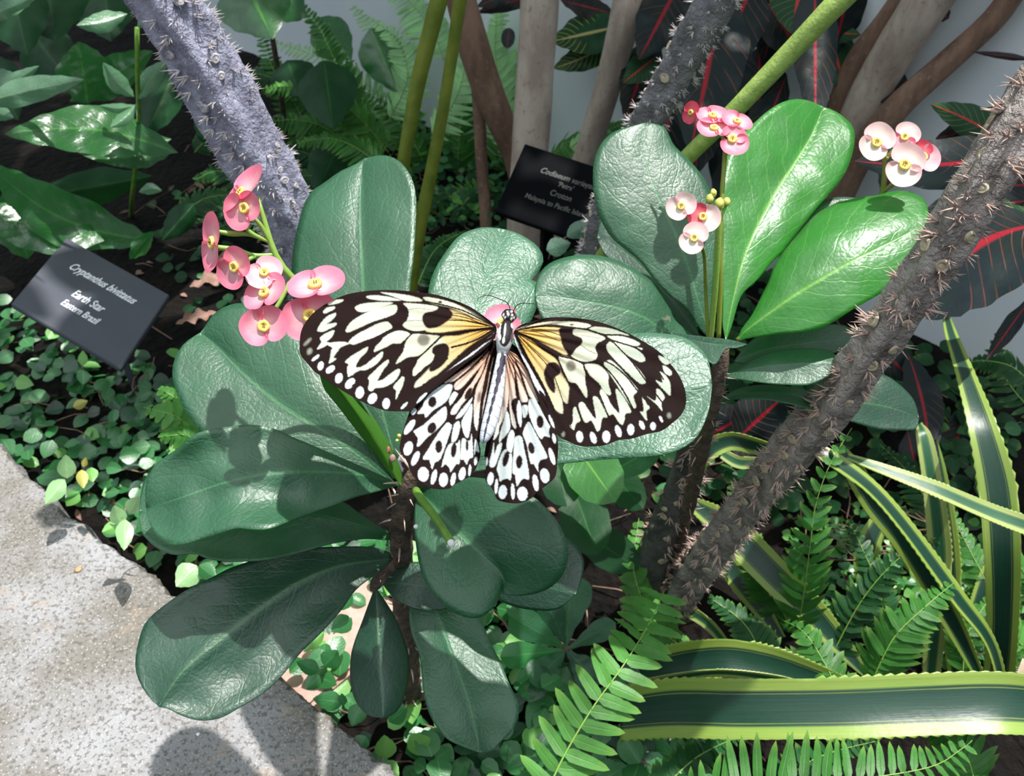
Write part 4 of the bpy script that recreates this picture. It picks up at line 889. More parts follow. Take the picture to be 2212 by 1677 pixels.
RF_V = [([(240, 350), (450, 452), (650, 580), (800, 622), (920, 662), (1050, 665), (1150, 722), (1280, 882), (1400, 1090), (1470, 1260)], 8), ([(920, 680), (960, 790), (1080, 980), (1170, 1200), (1250, 1400)], 7), ([(655, 595), (720, 750), (790, 900), (850, 1080), (910, 1250), (960, 1380)], 7),
        ([(250, 390), (320, 540), (420, 720), (520, 900), (620, 1120), (700, 1350)], 15), ([(290, 400), (400, 520), (520, 640), (620, 780), (680, 930), (740, 1120), (800, 1300)], 5), ([(240, 345), (450, 303), (750, 312), (960, 333), (1130, 383), (1300, 388)], 7),
        ([(1120, 640), (1220, 690), (1350, 800), (1450, 930), (1600, 1110), (1690, 1260)], 7), ([(1210, 448), (1400, 650), (1550, 850), (1750, 1110), (1870, 1210)], 7), ([(240, 350), (350, 400), (500, 480), (650, 578)], 11), ([(1000, 305), (950, 330)], 7),
        ([(400, 335), (550, 345), (690, 390)], 5), ([(400, 345), (520, 380), (690, 450)], 4), ([(330, 340), (480, 330), (690, 345)], 4), ([(840, 385), (950, 398), (1090, 420)], 2.5), ([(900, 490), (980, 545), (1050, 575)], 3), ([(1215, 445), (1400, 500), (1480, 540), (1600, 650), (1720, 830)], 7)]
LH_OUT = [(1190, -235), (1050, -150), (800, -20), (600, 80), (430, 260), (330, 420), (245, 560), (190, 700), (150, 830), (125, 950), (130, 1030), (200, 1130), (260, 1280), (350, 1370), (450, 1430), (560, 1452), (680, 1445), (760, 1390), (860, 1340), (950, 1282), (1000, 1180), (1032, 1090), (1036, 1000), (1025, 930), (1060, 800), (1088, 650), (1130, 450), (1178, 200), (1225, 0), (1235, -120)]
LH_P = [
 ('P', [(630, 245), (760, 150), (900, 58), (1050, -62), (1120, -135), (1000, 0), (860, 130), (750, 218), (680, 240)]), ('P', [(742, 312), (755, 250), (880, 150), (1000, 40), (1135, -110), (1060, 30), (960, 150), (860, 268), (790, 328)]),
 [(688, 425), (735, 350), (778, 367), (770, 400), (700, 502), (683, 470)], ('P', [(700, 592), (722, 528), (820, 420), (870, 328), (930, 258), (1010, 130), (1095, -30), (1055, 130), (965, 280), (930, 365), (880, 432), (820, 502), (765, 592), (715, 612)]),
 [(758, 652), (800, 582), (880, 482), (945, 415), (930, 470), (880, 560), (820, 632), (780, 652)], ('P', [(995, 300), (1040, 200), (1100, 60), (1145, -70), (1105, 130), (1070, 300), (1042, 420), (1035, 560), (1010, 720), (995, 790), (965, 700), (960, 520), (975, 400)]),
 ('P', [(1115, 300), (1145, 120), (1180, -30), (1180, 0), (1135, 200), (1090, 450), (1060, 600), (1055, 640), (1075, 460)]),
 [(590, 280), (650, 265), (717, 275), (705, 350), (670, 432), (610, 492), (500, 562), (420, 642), (400, 600), (370, 600), (325, 592), (380, 520), (400, 460), (470, 370)],
 [(638, 518), (655, 600), (640, 672), (540, 782), (440, 862), (345, 962), (318, 960), (330, 880), (300, 830), (288, 790), (400, 720), (520, 610)],
 [(650, 708), (700, 715), (712, 740), (690, 820), (640, 962), (580, 1112), (520, 1152), (490, 1225), (470, 1160), (455, 1120), (385, 1110), (440, 1010), (540, 850)],
 [(740, 718), (790, 683), (807, 740), (790, 832), (760, 902), (730, 922), (708, 900), (720, 800)], [(708, 930), (780, 930), (802, 898), (806, 1000), (797, 1160), (760, 1170), (700, 1258), (690, 1222), (640, 1170), (597, 1205), (620, 1100), (660, 980)],
 [(835, 660), (890, 560), (942, 485), (942, 600), (925, 740), (900, 865), (860, 852), (832, 760), (823, 705)], [(828, 888), (860, 880), (880, 900), (920, 900), (937, 828), (952, 1000), (947, 1090), (910, 1110), (880, 1172), (850, 1122), (808, 1110), (815, 1000)],
 [(978, 890), (1002, 925), (1022, 1030), (985, 1022), (968, 1062), (968, 960)],
]
LH_P += [('W', ellipse(*e)) for e in ((220, 992, 50, 82, 18), (300, 1105, 35, 88, 25), (390, 1285, 62, 82, 0), (510, 1315, 30, 88, 14), (618, 1345, 50, 80, 5), (728, 1340, 26, 76, 12), (830, 1280, 38, 75, 12), (915, 1240, 14, 65, 5), (982, 1135, 17, 48, 8), (235, 750, 36, 100, 35), (280, 572, 26, 42, 30), (375, 410, 24, 85, 42))]
LH_F = []
LH_D = [ellipse(492, 465, 48, 62, 12), ellipse(487, 760, 48, 66, 22), ellipse(565, 972, 40, 72, 3), ellipse(735, 1010, 32, 86, 6), ellipse(885, 960, 17, 62), ellipse(900, 370, 30, 75, 28)]
LH_G = [ellipse(1020, 410, 22, 60, 5)]
LH_V = [([(1180, -120), (1120, 60), (1070, 300), (1040, 480), (1020, 740)], 6), ([(1150, 0), (1110, 200), (1070, 460), (1030, 800)], 3)]
RH_OUT = [(1320, -215), (1450, -150), (1600, 0), (1710, 220), (1780, 450), (1850, 700), (1905, 850), (1916, 1000), (1905, 1150), (1898, 1250), (1870, 1330), (1780, 1410), (1680, 1490), (1600, 1562), (1500, 1606), (1400, 1612), (1280, 1592), (1220, 1560), (1190, 1490), (1150, 1420), (1100, 1370), (1088, 1290), (1100, 1180), (1084, 1080), (1090, 1010), (1112, 900), (1148, 780), (1188, 600), (1222, 400), (1250, 200), (1268, 0)]
RH_P = [
 ('P', [(1370, -110), (1450, -60), (1530, 60), (1600, 180), (1662, 330), (1692, 465), (1630, 432), (1585, 390), (1540, 250), (1480, 80), (1420, -40)]), ('P', [(1350, -110), (1410, -30), (1460, 100), (1510, 250), (1560, 380), (1572, 452), (1540, 467), (1500, 460), (1478, 380), (1455, 230), (1420, 50)]),
 [(1508, 510), (1562, 503), (1572, 560), (1560, 622), (1530, 643), (1513, 590)], ('P', [(1345, -90), (1385, -20), (1415, 100), (1425, 250), (1430, 380), (1442, 420), (1398, 450), (1388, 520), (1420, 620), (1442, 740), (1430, 768), (1390, 700), (1365, 500), (1368, 250), (1375, 100), (1365, 0)]),
 [(1453, 480), (1480, 448), (1502, 540), (1502, 700), (1490, 748), (1460, 680), (1448, 560)], ('P', [(1325, -80), (1355, 0), (1368, 200), (1350, 450), (1330, 550), (1290, 672), (1250, 745), (1240, 822), (1185, 890), (1225, 700), (1275, 450), (1305, 200), (1318, 0)]),
 [(1590, 440), (1640, 438), (1700, 500), (1762, 600), (1800, 700), (1822, 740), (1810, 800), (1822, 862), (1760, 852), (1720, 882), (1650, 770), (1598, 640), (1578, 540)],
 [(1580, 688), (1620, 740), (1682, 862), (1740, 972), (1792, 1092), (1720, 1122), (1690, 1180), (1692, 1255), (1640, 1170), (1600, 1150), (1560, 950), (1518, 830), (1540, 750)],
 [(1430, 868), (1500, 858), (1532, 1000), (1570, 1180), (1587, 1335), (1530, 1332), (1490, 1362), (1448, 1415), (1430, 1300), (1403, 1270), (1400, 1200), (1415, 1000)],
 [(1378, 790), (1415, 798), (1422, 880), (1400, 1000), (1380, 1042), (1340, 1012), (1333, 940), (1350, 850)], [(1288, 1030), (1330, 1000), (1350, 1052), (1392, 1062), (1392, 1200), (1380, 1342), (1340, 1332), (1300, 1342), (1258, 1362), (1240, 1280), (1222, 1222), (1250, 1120)],
 [(1330, 568), (1360, 620), (1372, 760), (1320, 850), (1280, 892), (1248, 925), (1260, 820), (1300, 680)], [(1230, 958), (1282, 928), (1270, 1012), (1230, 1120), (1200, 1192), (1150, 1202), (1138, 1150), (1168, 1030), (1188, 925), (1195, 1062)],
]
RH_P += [('W', ellipse(*e)) for e in ((1150, 1335, 35, 76, 8), (1217, 1420, 19, 86, 4), (1290, 1485, 48, 80, 5), (1403, 1480, 21, 90, -2), (1512, 1505, 60, 80, 0), (1660, 1380, 32, 96, -8), (1765, 1300, 52, 85, -8), (1845, 1080, 28, 100, -16), (1870, 880, 20, 56, -10), (1105, 1140, 16, 50, 5), (1840, 680, 18, 84, -22))]
RH_F = []
RH_D = [ellipse(1712, 690, 42, 72, -3), ellipse(1612, 987, 36, 68, -12), ellipse(1475, 1145, 38, 75, 3), ellipse(1325, 1110, 32, 90, 14), ellipse(1425, 470, 34, 50, 15), ellipse(1455, 420, 12, 30, 0)]
RH_G = [ellipse(1300, 480, 12, 40)]
RH_V = [([(1305, -120), (1300, 100), (1270, 420), (1220, 680)], 3), ([(1320, -100), (1325, 150), (1290, 450), (1240, 700)], 4)]
for b_tmp in (0,):
    b = NB('wing_scales'); vc = b.n('ShaderNodeVertexColor', layer_name='pattern')
    n1 = b.noise(2600, 2); col = b.mix(b.rng(n1, 0.4, 0.7, 0.0, 0.10), vc.outputs[0], (0.02, 0.015, 0.012))
    sh = b.pbr(col, 0.65, 0.05, b.bump(b.math('ADD', b.noise(1500, 2), b.noise(300, 2)), 0.35, 0.00025))
    M['wing'] = b.done(b.transl(sh, vc.outputs[0], 0.18))
    b = NB('body_scales'); vc = b.n('ShaderNodeVertexColor', layer_name='pattern')
    M['body'] = b.done(b.pbr(vc.outputs[0], 0.6, 0.3, b.bump(b.noise(1800, 3), 0.5, 0.0003)))
def setcol(me, col):
    a = me.color_attributes.new('pattern', 'FLOAT_COLOR', 'POINT')
    a.data.foreach_set('color', np.concatenate([col, np.ones((len(col), 1))], axis=1).astype(np.float32).ravel())
def paint(px, py, pats, faint, darks, greys, veins, z, sc, base, hind=False):
    col = np.tile(DARK, (len(px), 1)).astype(float)
    nn = np.array([noise.noise(Vector((x * .25, y * .25, 0))) for x, y in zip(px, py)])
    wx = px + nn * 1.1; wy = py + np.roll(nn, 7) * .8
    dist = np.hypot(px - base[0], py - base[1])
    for p in pats:
        k = '-' 
        if isinstance(p, tuple): k, p = p
        m = softpoly(wx, wy, z(p), 1.2 if k != 'Y' else 1.8)[:, None]
        if k == 'Y': f = np.clip(1.25 - dist / 190, 0, 1)[:, None]; c = PALE * (1 - f) + YEL * f
        elif k == 'P': f = np.clip(1.15 - dist / 190, 0, 1)[:, None] * .85; c = HPALE * (1 - f) + PEACH * f
        elif k == 'W': c = np.tile(WHITE, (len(px), 1)) * .97
        elif hind: c = np.tile(HPALE, (len(px), 1))
        else: f = np.clip(1.0 - dist / 260, 0, 1)[:, None] * .3; c = PALE * (1 - f) + YEL * 1.1 * f
        col = col * (1 - m) + c * m
    for p in faint: m = softpoly(wx, wy, z(p), 3)[:, None] * .45; col = col * (1 - m) + PALE * m
    for p in greys: m = softpoly(wx, wy, z(p), 3)[:, None] * .72; col = col * (1 - m) + DARK * 3 * m
    for p in darks: m = softpoly(wx, wy, z(p), 1.6)[:, None]; col = col * (1 - m) + DARK * m
    for pts, w in veins:
        d = segdist(wx, wy, crom(z(pts), 5)); w_ = w * sc; m = np.clip((w_ - d) / 1.1 + .5, 0, 1)[:, None] * min(1, .45 + w_ / 2); col = col * (1 - m) + DARK * m
    return col
bf = thing('butterfly', 'black and cream butterfly with spread wings, seen from above on the crown of thorns', 'butterfly', at(1080, 760, .30))
def wing(name, out, z, pats, faint, darks, greys, veins, depth, base, sc, step=1.15):
    poly = crom(z(out), 8, True); x0, y0 = poly.min(0) - 2; x1, y1 = poly.max(0) + 2
    nx, ny = int((x1 - x0) / step) + 1, int((y1 - y0) / step) + 1
    gx, gy = np.meshgrid(x0 + np.arange(nx) * step, y0 + np.arange(ny) * step)
    px, py = gx.ravel(), gy.ravel(); ins = pip(px, py, poly)
    d = segdist(px, py, poly, True); near = (~ins) & (d < step * 1.05)
    # snap the cells just outside onto the outline so that the margin is smooth
    for i in np.nonzero(near)[0]:
        p = np.array((px[i], py[i])); a = poly; b_ = np.roll(poly, -1, 0); v = b_ - a
        t = np.clip(((p - a) * v).sum(1) / (v * v).sum(1).clip(1e-9), 0, 1); q = a + v * t[:, None]
        k = np.argmin(((q - p) ** 2).sum(1)); px[i], py[i] = q[k]
    keep = ins | near; idx = -np.ones(len(px), int); idx[keep] = np.arange(keep.sum())
    I = idx.reshape(ny, nx); q = np.stack([I[:-1, :-1], I[1:, :-1], I[1:, 1:], I[:-1, 1:]], -1).reshape(-1, 4)
    q = q[(q >= 0).all(1)]
    kx, ky = px[keep], py[keep]
    dd = depth(kx, ky)
    vs = [at(a, b_, c) for a, b_, c in zip(kx, ky, dd)]
    me = mesh(name, vs, [tuple(f) for f in q.tolist()]); setcol(me, paint(kx, ky, pats, faint, darks, greys, veins, z, sc, base, name == 'hindwing'))
    o = link(name, me, M['wing'], bf); m = o.modifiers.new('thickness', 'SOLIDIFY'); m.thickness = .00012; m.offset = 0
    return o
def veinrelief(a, n, amp): return amp * np.sin(a * n)
def dep_lf(x, y):
    r = (1068 - x) / 420; ang = np.arctan2(y - 705, 1068 - x)
    return -.022 * (y - 760) / 300 + .2905 + .010 * r + .0025 * np.sin(r * 3) - .007 * (y - 720) / 200 + .00035 * np.sin(ang * 34)
def dep_rf(x, y):
    r = (x - 1110) / 380; ang = np.arctan2(y - 715, x - 1110)
    return -.022 * (y - 760) / 300 + .2905 + .012 * r + .002 * np.sin(r * 3) + .004 * (y - 760) / 200 + .00035 * np.sin(ang * 34)
def dep_lh(x, y):
    r = np.hypot(x - 1070, y - 750) / 300; ang = np.arctan2(y - 750, 1070 - x)
    return -.022 * (y - 760) / 300 + .2926 + .004 * r - .004 * (y - 760) / 300 + .0004 * np.sin(ang * 40) + .003 * np.clip((x - 1000) / 80, 0, 1)
def dep_rh(x, y):
    r = np.hypot(x - 1088, y - 750) / 300; ang = np.arctan2(y - 750, x - 1088)
    return -.022 * (y - 760) / 300 + .2926 + .004 * r + .004 * (y - 760) / 300 + .0004 * np.sin(ang * 40) + .003 * np.clip((1110 - x) / 60, 0, 1)
s1, s3 = 480 / 2212, 400 / 2096
wing('forewing', LF_OUT, z1, LF_P, LF_F, LF_D, LF_G, LF_V, dep_lf, (1070, 705), s1)
wing('forewing', RF_OUT, z2, RF_P, RF_F, RF_D, RF_G, RF_V, dep_rf, (1112, 715), s1)
wing('hindwing', LH_OUT, z3, LH_P, LH_F, LH_D, LH_G, LH_V, dep_lh, (1068, 755), s3)
wing('hindwing', RH_OUT, z3, RH_P, RH_F, RH_D, RH_G, RH_V, dep_rh, (1090, 755), s3)
# body: one continuous skin from head to abdomen tip, rings (x, y, depth, radius)
body = [(1101, 669, .2885, 3), (1100, 673, .2880, 9), (1099, 680, .2872, 14.5), (1098, 688, .2872, 14), (1096, 694, .288, 9), (1095, 699, .288, 9.5), (1094, 706, .2868, 14), (1092, 718, .2860, 17), (1090, 732, .2858, 18), (1088, 745, .2864, 16.5), (1086, 757, .2876, 13.5), (1085, 764, .2884, 11.5),
        (1083, 775, .2882, 11), (1080, 795, .2878, 12), (1076, 825, .2876, 14.5), (1071, 855, .2874, 16), (1065, 885, .2872, 16.5), (1058, 912, .2870, 16), (1052, 932, .2870, 14), (1047, 945, .2873, 11), (1043, 953, .2877, 7), (1041, 957, .288, 2)]
TB = lambda y: -.022 * (y - 760) / 300
bw = [tuple(at(x, y, d + TB(y))) + (r * d / FPX, x, y) for x, y, d, r in body]
rs = resample(bw, 240, 3); P = [Vector(p[:3]) for p in rs]; R = [p[3] for p in rs]
segs = lambda ln, th: 1.0
vs, fs, uv = tube3(P, R, 64)
# abdominal rings
V_ = np.array([tuple(v) for v in vs]); cpx = []
for v in vs:
    w = v - CAM; d = w.dot(FW); cpx.append((W_ / 2 + FPX * w.dot(RT) / d, H_ / 2 - FPX * w.dot(UP) / d))
cpx = np.array(cpx); px, py = cpx[:, 0], cpx[:, 1]
ring = np.array([i // 64 for i in range(len(vs))]); ry = np.array([rs[r][5] for r in ring]); rx = np.array([rs[r][4] for r in ring])
col = np.tile(np.array((.52, .56, .62)), (len(vs), 1))
th = ry < 763
col[th] = (.42, .44, .45)
segy = [792, 815, 837, 858, 880, 902, 922, 938]
for s_ in segy:
    m = np.clip(1.4 - np.abs(ry - s_ - (px - rx) * .18) / 1.0, 0, 1)[:, None] * .8; col = col * (1 - m) + np.array((.16, .16, .19)) * m
# black stripe along the back
ctr = [(1090, 764, 8), (1086, 790, 7), (1081, 808, 8), (1076, 835, 5.5), (1070, 860, 4.5), (1063, 885, 4), (1057, 910, 3.5), (1050, 935, 3), (1045, 955, 1)]
cy = np.array([c[1] for c in ctr]); hw = np.interp(ry, cy, [c[2] for c in ctr]) + 1.1 * np.sin(ry * .29) * (ry < 935)
jag = np.array([noise.noise(Vector((x * .4, y * .9, 3))) for x, y in zip(px, py)]) * 1.6
sx = np.interp(ry, cy, [c[0] for c in ctr])
m = (np.clip((hw * .82 + jag - np.abs(px - sx + 1)) / 1.2 + .5, 0, 1) * (ry >= 761))[:, None]; col = col * (1 - m) + np.array((.018, .014, .03)) * m
zb = xf(1010, 620, 160 / 958)
def bp(poly, c, soft=.8, mask=None):
    global col
    m = softpoly(px, py, zb(poly), soft)[:, None]
    if mask is not None: m = m * mask[:, None]
    col = col * (1 - m) + np.array(c) * m
K_ = (.012, .008, .010); Wt = (.80, .80, .78)
bp([(425, 440), (575, 440), (585, 540), (572, 640), (535, 725), (480, 775), (420, 730), (412, 600), (408, 520)], K_)
bp([(385, 450), (600, 440), (610, 520), (600, 560), (560, 480), (440, 480), (400, 560), (375, 540)], K_)
bp([(450, 300), (560, 285), (645, 350), (640, 420), (600, 450), (520, 460), (450, 440), (435, 370)], K_)
for e in ((525, 352, 14, 22, -20), (483, 398, 16, 18, 20), (462, 365, 12, 26, 20), (568, 420, 13, 20, -10), (578, 365, 13, 16, 0), (608, 405, 12, 26, -30), (570, 318, 14, 12, 0), (515, 318, 12, 8, 0), (418, 485, 20, 32, 25), (578, 502, 17, 34, -10),
          (483, 560, 10, 92, 6), (465, 692, 17, 42, 5), (405, 600, 18, 60, 8), (410, 550, 14, 40, 25), (420, 650, 12, 40, 0), (412, 855, 18, 28, 15), (485, 860, 16, 30, -10)):
    bp(ellipse(*e), Wt, .7)
for e in ((575, 655, 16, 70, 8), (365, 560, 14, 50, 10)): bp(ellipse(*e), (.10, .08, .09), 1.2)
me = mesh('body', vs, fs); setcol(me, col); link('body', me, M['body'], bf)
# eyes
def ball(name, c, r, mat, parent, sq=(1, 1, 1)):
    me = bpy.data.meshes.new(name); bm = bmesh.new(); bmesh.ops.create_uvsphere(bm, u_segments=24, v_segments=16, radius=r)
    for v in bm.verts: v.co = RT * v.co.x * sq[0] + UP * v.co.y * sq[1] - FW * v.co.z * sq[2] + c
    bm.to_mesh(me); bm.free(); me.polygons.foreach_set('use_smooth', [True] * len(me.polygons)); return link(name, me, mat, parent)
M['eye'] = plain('glossy_dark_eye', (.05, .045, .05), 0.15, 0.7, var=.1, bump=0)
ball('eye', at(1088.5, 681, .2872 + TB(681)), 6.5 * .287 / FPX, M['eye'], bf, (.85, 1.15, 1)); ball('eye', at(1111, 684, .2872 + TB(684)), 6.5 * .287 / FPX, M['eye'], bf, (.85, 1.15, 1))
M['ant'] = plain('black_antenna', (.02, .015, .015), 0.4, var=.1, bump=0)
def ztube(nm, pts, r0, r1, d0, d1):
    q = zb(pts); n = len(q); P = [(x, y, d0 + TB(680) + (d1 - d0) * i / (n - 1), r0 + (r1 - r0) * i / (n - 1)) for i, (x, y) in enumerate(q)]
    return pxtube(nm, bf, M['ant'], P, 40, 8)
ztube('antenna', [(552, 310), (548, 285), (535, 240), (500, 195), (420, 160), (330, 125), (270, 108), (210, 115), (160, 135), (128, 168)], 1.0, .8, .287, .278)
ztube('antenna', [(590, 330), (600, 300), (625, 255), (660, 225), (720, 212), (800, 216), (865, 220), (895, 248), (918, 290), (924, 312)], 1.0, .8, .287, .279)
# legs resting on the flower under the head
for x0_, y0_, x1_, y1_ in ((1082, 712, 1072, 696), (1100, 712, 1104, 698), (1080, 730, 1070, 718), (1104, 730, 1108, 720)):
    pxtube('leg', bf, M['ant'], [(x0_, y0_, .292, 1.3), ((x0_ + x1_) / 2, y1_ + 4, .299, 1.1), (x1_, y1_ + 3, .3075, .8)], 10, 6)
# ================================================================== plant labels (signs)
def sign(label, tl, tr, bl, d, dr, db, lines, mat, lmat, thick=.004, stake=True, name='plant_label'):
    """tl, tr, bl pixels; dr, db: how much farther the right and bottom ends lie (in pixels of that distance)"""
    k = d / FPX
    TL = at(*tl, d); TR = at(*tr, d + dr * k); BL = at(*bl, d + db * k)
    X = TR - TL; Y = BL - TL; Nn = Y.cross(X).normalized()
    if Nn.dot(CAM - TL) < 0: Nn = -Nn
    root = thing(name, label, 'sign', TL + (X + Y) * .5)
    bm = bmesh.new(); c = [TL, TR, TR + Y, BL]
    vs = [bm.verts.new(p) for p in c] + [bm.verts.new(p - Nn * thick) for p in c]
    for f in ((0, 3, 2, 1), (4, 5, 6, 7), (0, 1, 5, 4), (1, 2, 6, 5), (2, 3, 7, 6), (3, 0, 4, 7)): bm.faces.new([vs[i] for i in f])
    bmesh.ops.recalc_face_normals(bm, faces=bm.faces); bmesh.ops.bevel(bm, geom=bm.edges[:], offset=.0008, segments=2, affect='EDGES')
    me = bpy.data.meshes.new('plate'); bm.to_mesh(me); bm.free(); link('plate', me, mat, root)
    Xn = X.normalized(); Yn = (Y - Xn * Y.dot(Xn)).normalized()
    if stake:
        c = TL + X * .35 + Y * .2 - Nn * thick; g = Vector((c.x, c.y, -.02)); mb = MB()
        for v in (-1, 1):
            pass
        s = Xn * .006; t = Nn * .0012
        q = [c - s, c + s, g + s, g - s]; vv = q + [p - Vector((0, .002, 0)) for p in q]
        mb.add(vv, [(0, 1, 2, 3), (7, 6, 5, 4), (0, 4, 5, 1), (1, 5, 6, 2), (2, 6, 7, 3), (3, 7, 4, 0)]); mb.build('stake', mat, root, smooth=False)
    for txt, px, py, size, it in lines:
        # where the pixel meets the plate
        dv = at(px, py, 1) - CAM; t = (TL - CAM).dot(Nn) / dv.dot(Nn); P = CAM + dv * t + Nn * .0004
        cu = bpy.data.curves.new('lettering', 'FONT'); cu.body = txt; cu.size = size; cu.extrude = .00015; cu.align_x = 'CENTER'; cu.align_y = 'CENTER'; cu.shear = .25 if it else 0; cu.offset = size * .012
        o = bpy.data.objects.new('lettering', cu); COL.objects.link(o); cu.materials.append(lmat)
        Zn = Xn.cross(-Yn); m = Matrix((Xn * .74, -Yn, Zn)).transposed().to_4x4(); m.translation = P
        o.parent = root; o.matrix_parent_inverse = Matrix.Translation(-root.location); o.matrix_basis = m
    return root, Xn, Yn, Nn
sign('slate-grey plant label reading Cryptanthus bivittatus, Earth Star', (143, 513), (366, 637), (23, 657), .88, -68, -140,
     [('Cryptanthus bivittatus', 222, 613,   .0128, True), ('Earth Star', 192, 652, .0130, False), ('Eastern Brazil', 174, 675, .0112, False)], M['sign'], M['white'], .006)
sign('black plant label with grey lettering in front of the pale trunk', (1134, 310), (1330, 374), (1069, 457), .88, -45, -90,
     [('Codiaeum variegatum', 1235, 390, .0104, True), ("'Petra'", 1222, 404, .0090, False), ('Croton', 1212, 424, .0104, False), ('Malaysia to Pacific Islands', 1203, 446, .0090, False)], M['signblack'], M['dimwhite'], .005)
# ================================================================== croton leaves
def crotonmat(name, base, rib, back, vein):
    b = NB(name); u, v = b.uvxy(); av = b.math('ABSOLUTE', b.math('MULTIPLY_ADD', v, 2, -1))
    ribm = b.rng(av, 0.03, 0.10, 1, 0); n1 = b.noise(40, 3)
    col = b.mix(b.rng(n1, .35, .7), base, back)
    ph = b.math('FRACT', b.math('MULTIPLY_ADD', u, 12, b.math('MULTIPLY', av, -2.2))); lt = b.rng(b.math('ABSOLUTE', b.math('SUBTRACT', ph, .5)), .02, .09, 1, 0)
    lt = b.math('MULTIPLY', lt, b.rng(b.noise(22, 2), .42, .55)); col = b.mix(b.math('MULTIPLY', lt, vein[3]), col, vein[:3])
    col = b.mix(ribm, col, rib)
    h = b.math('ADD', b.math('MULTIPLY', lt, -1), b.noise(120, 3))
    return b.done(b.transl(b.pbr(col, .42, .22, b.bump(h, .5, .0008)), base, .08))
M['croton'] = crotonmat('dark_croton_leaf', (.010, .018, .022), (.32, .012, .025), (.012, .020, .018), (.30, .08, .03, .35))
M['crotong'] = crotonmat('green_croton_leaf', (.014, .055, .022), (.50, .05, .04), (.02, .07, .03), (.30, .22, .06, .5))
M['crotony'] = crotonmat('yellow_veined_croton_leaf', (.012, .065, .020), (.45, .40, .16), (.01, .045, .02), (.42, .45, .05, .9))
def CL(par, mat, b0, t0, w, d0, d1, kind='lance', bend=0, T=(0, 0), seed=0): return lf2(par, M[mat], b0, t0, w, d0, d1, kind, bend, T, N=30, seed=seed, rip=.003)
CL(cr_, 'crotony', (1345, 55), (1190, 90), 96, 1.15, 1.12, 'ovate', T=(.02, .0)); CL(cr_, 'crotony', (1330, 85), (1195, 148), 62, 1.17, 1.14, 'lance', 6)
CL(cr_, 'crotong', (1420, 120), (1345, 180), 62, .95, .93, 'ovate'); CL(cr_, 'croton', (1210, 0), (1330, 30), 50, 1.1, 1.15); CL(cr_, 'croton', (1180, -20), (1030, 28), 40, 1.15, 1.12)
CL(cr_, 'croton', (1100, 60), (1095, 105), 30, 1.15, 1.1, 'round'); CL(cr_, 'croton', (1130, -30), (1030, 15), 40, 1.1, 1.1)
for a in (('croton', (1560, -80), (1490, 330), 165, .80, .72, 8), ('croton', (1650, -70), (1545, 180), 130, .85, .80, -10), ('croton', (1760, -90), (1762, 285), 100, .72, .70, 0), ('crotong', (1735, -70), (1712, 75), 130, .9, .85, 0),
          ('croton', (1600, 60), (1545, 300), 110, .9, .86, 10), ('croton', (1620, -60), (1750, 150), 110, .95, .92, 0), ('croton', (1480, -60), (1380, 130), 110, .95, .92, 0), ('croton', (1850, -90), (1800, 120), 90, .95, .92, 0),
          ('croton', (1700, 160), (1595, 420), 90, .98, .95, 0), ('croton', (1490, 90), (1420, 420), 120, .98, .95, -10), ('croton', (1890, 130), (1960, 245), 80, 1.0, .95, 0),
          ('croton', (2240, 318), (1845, 348), 115, .66, .62, 22), ('crotong', (2200, 330), (2010, 225), 80, .70, .66, -10), ('croton', (2260, 480), (2000, 690), 250, .56, .52, -55), ('crotong', (2260, 470), (2010, 520), 150, .62, .58, 10),
          ('croton', (2260, 400), (2050, 400), 90, .70, .64, 0), ('crotong', (2250, 560), (2140, 560), 110, .6, .58, 0), ('croton', (2240, 130), (2100, 112), 16, .8, .78, 0), ('croton', (2230, 640), (2130, 780), 40, .75, .72, 0),
          ('croton', (1580, 960), (1700, 850), 120, .72, .70, 0), ('croton', (1500, 960), (1640, 880), 90, .75, .72, 0), ('croton', (1960, 760), (2010, 1000), 90, .80, .75, 10), ('croton', (1850, 700), (1980, 830), 80, .82, .8, 0),
          ('croton', (1440, -60), (1450, 110), 130, 1.0, .96, 0), ('croton', (1540, 120), (1500, 380), 120, 1.02, .98, 0), ('croton', (1640, 100), (1640, 260), 120, 1.02, .98, 0), ('croton', (1700, -40), (1650, 130), 120, 1.0, .97, 0), ('crotong', (1780, 40), (1830, 200), 90, 1.0, .96, 0),
          ('croton', (1600, 180), (1560, 470), 100, 1.05, 1.0, 0), ('croton', (1420, 60), (1350, 260), 90, 1.05, 1.0, 0), ('crotong', (1700, 60), (1860, 75), 70, .95, .92, 0), ('croton', (2230, 250), (2020, 300), 80, .72, .68, 0), ('croton', (2240, 430), (1980, 470), 110, .66, .62, 0), ('croton', (2240, 540), (2060, 620), 110, .64, .60, 0),
          ('croton', (1600, 900), (1660, 1000), 110, .80, .78, 0), ('croton', (1960, 930), (2010, 1150), 110, .86, .84, 0), ('croton', (2080, 880), (2050, 1060), 100, .9, .86, 0), ('croton', (2050, 40), (2010, 10), 60, .9, .9, 0), ('croton', (1950, 300), (1905, 420), 60, .95, .9, 0)):
    CL(cg, a[0], a[1], a[2], a[3], a[4], a[5], 'lance', a[6], T=(.005, .004), seed=a[3])
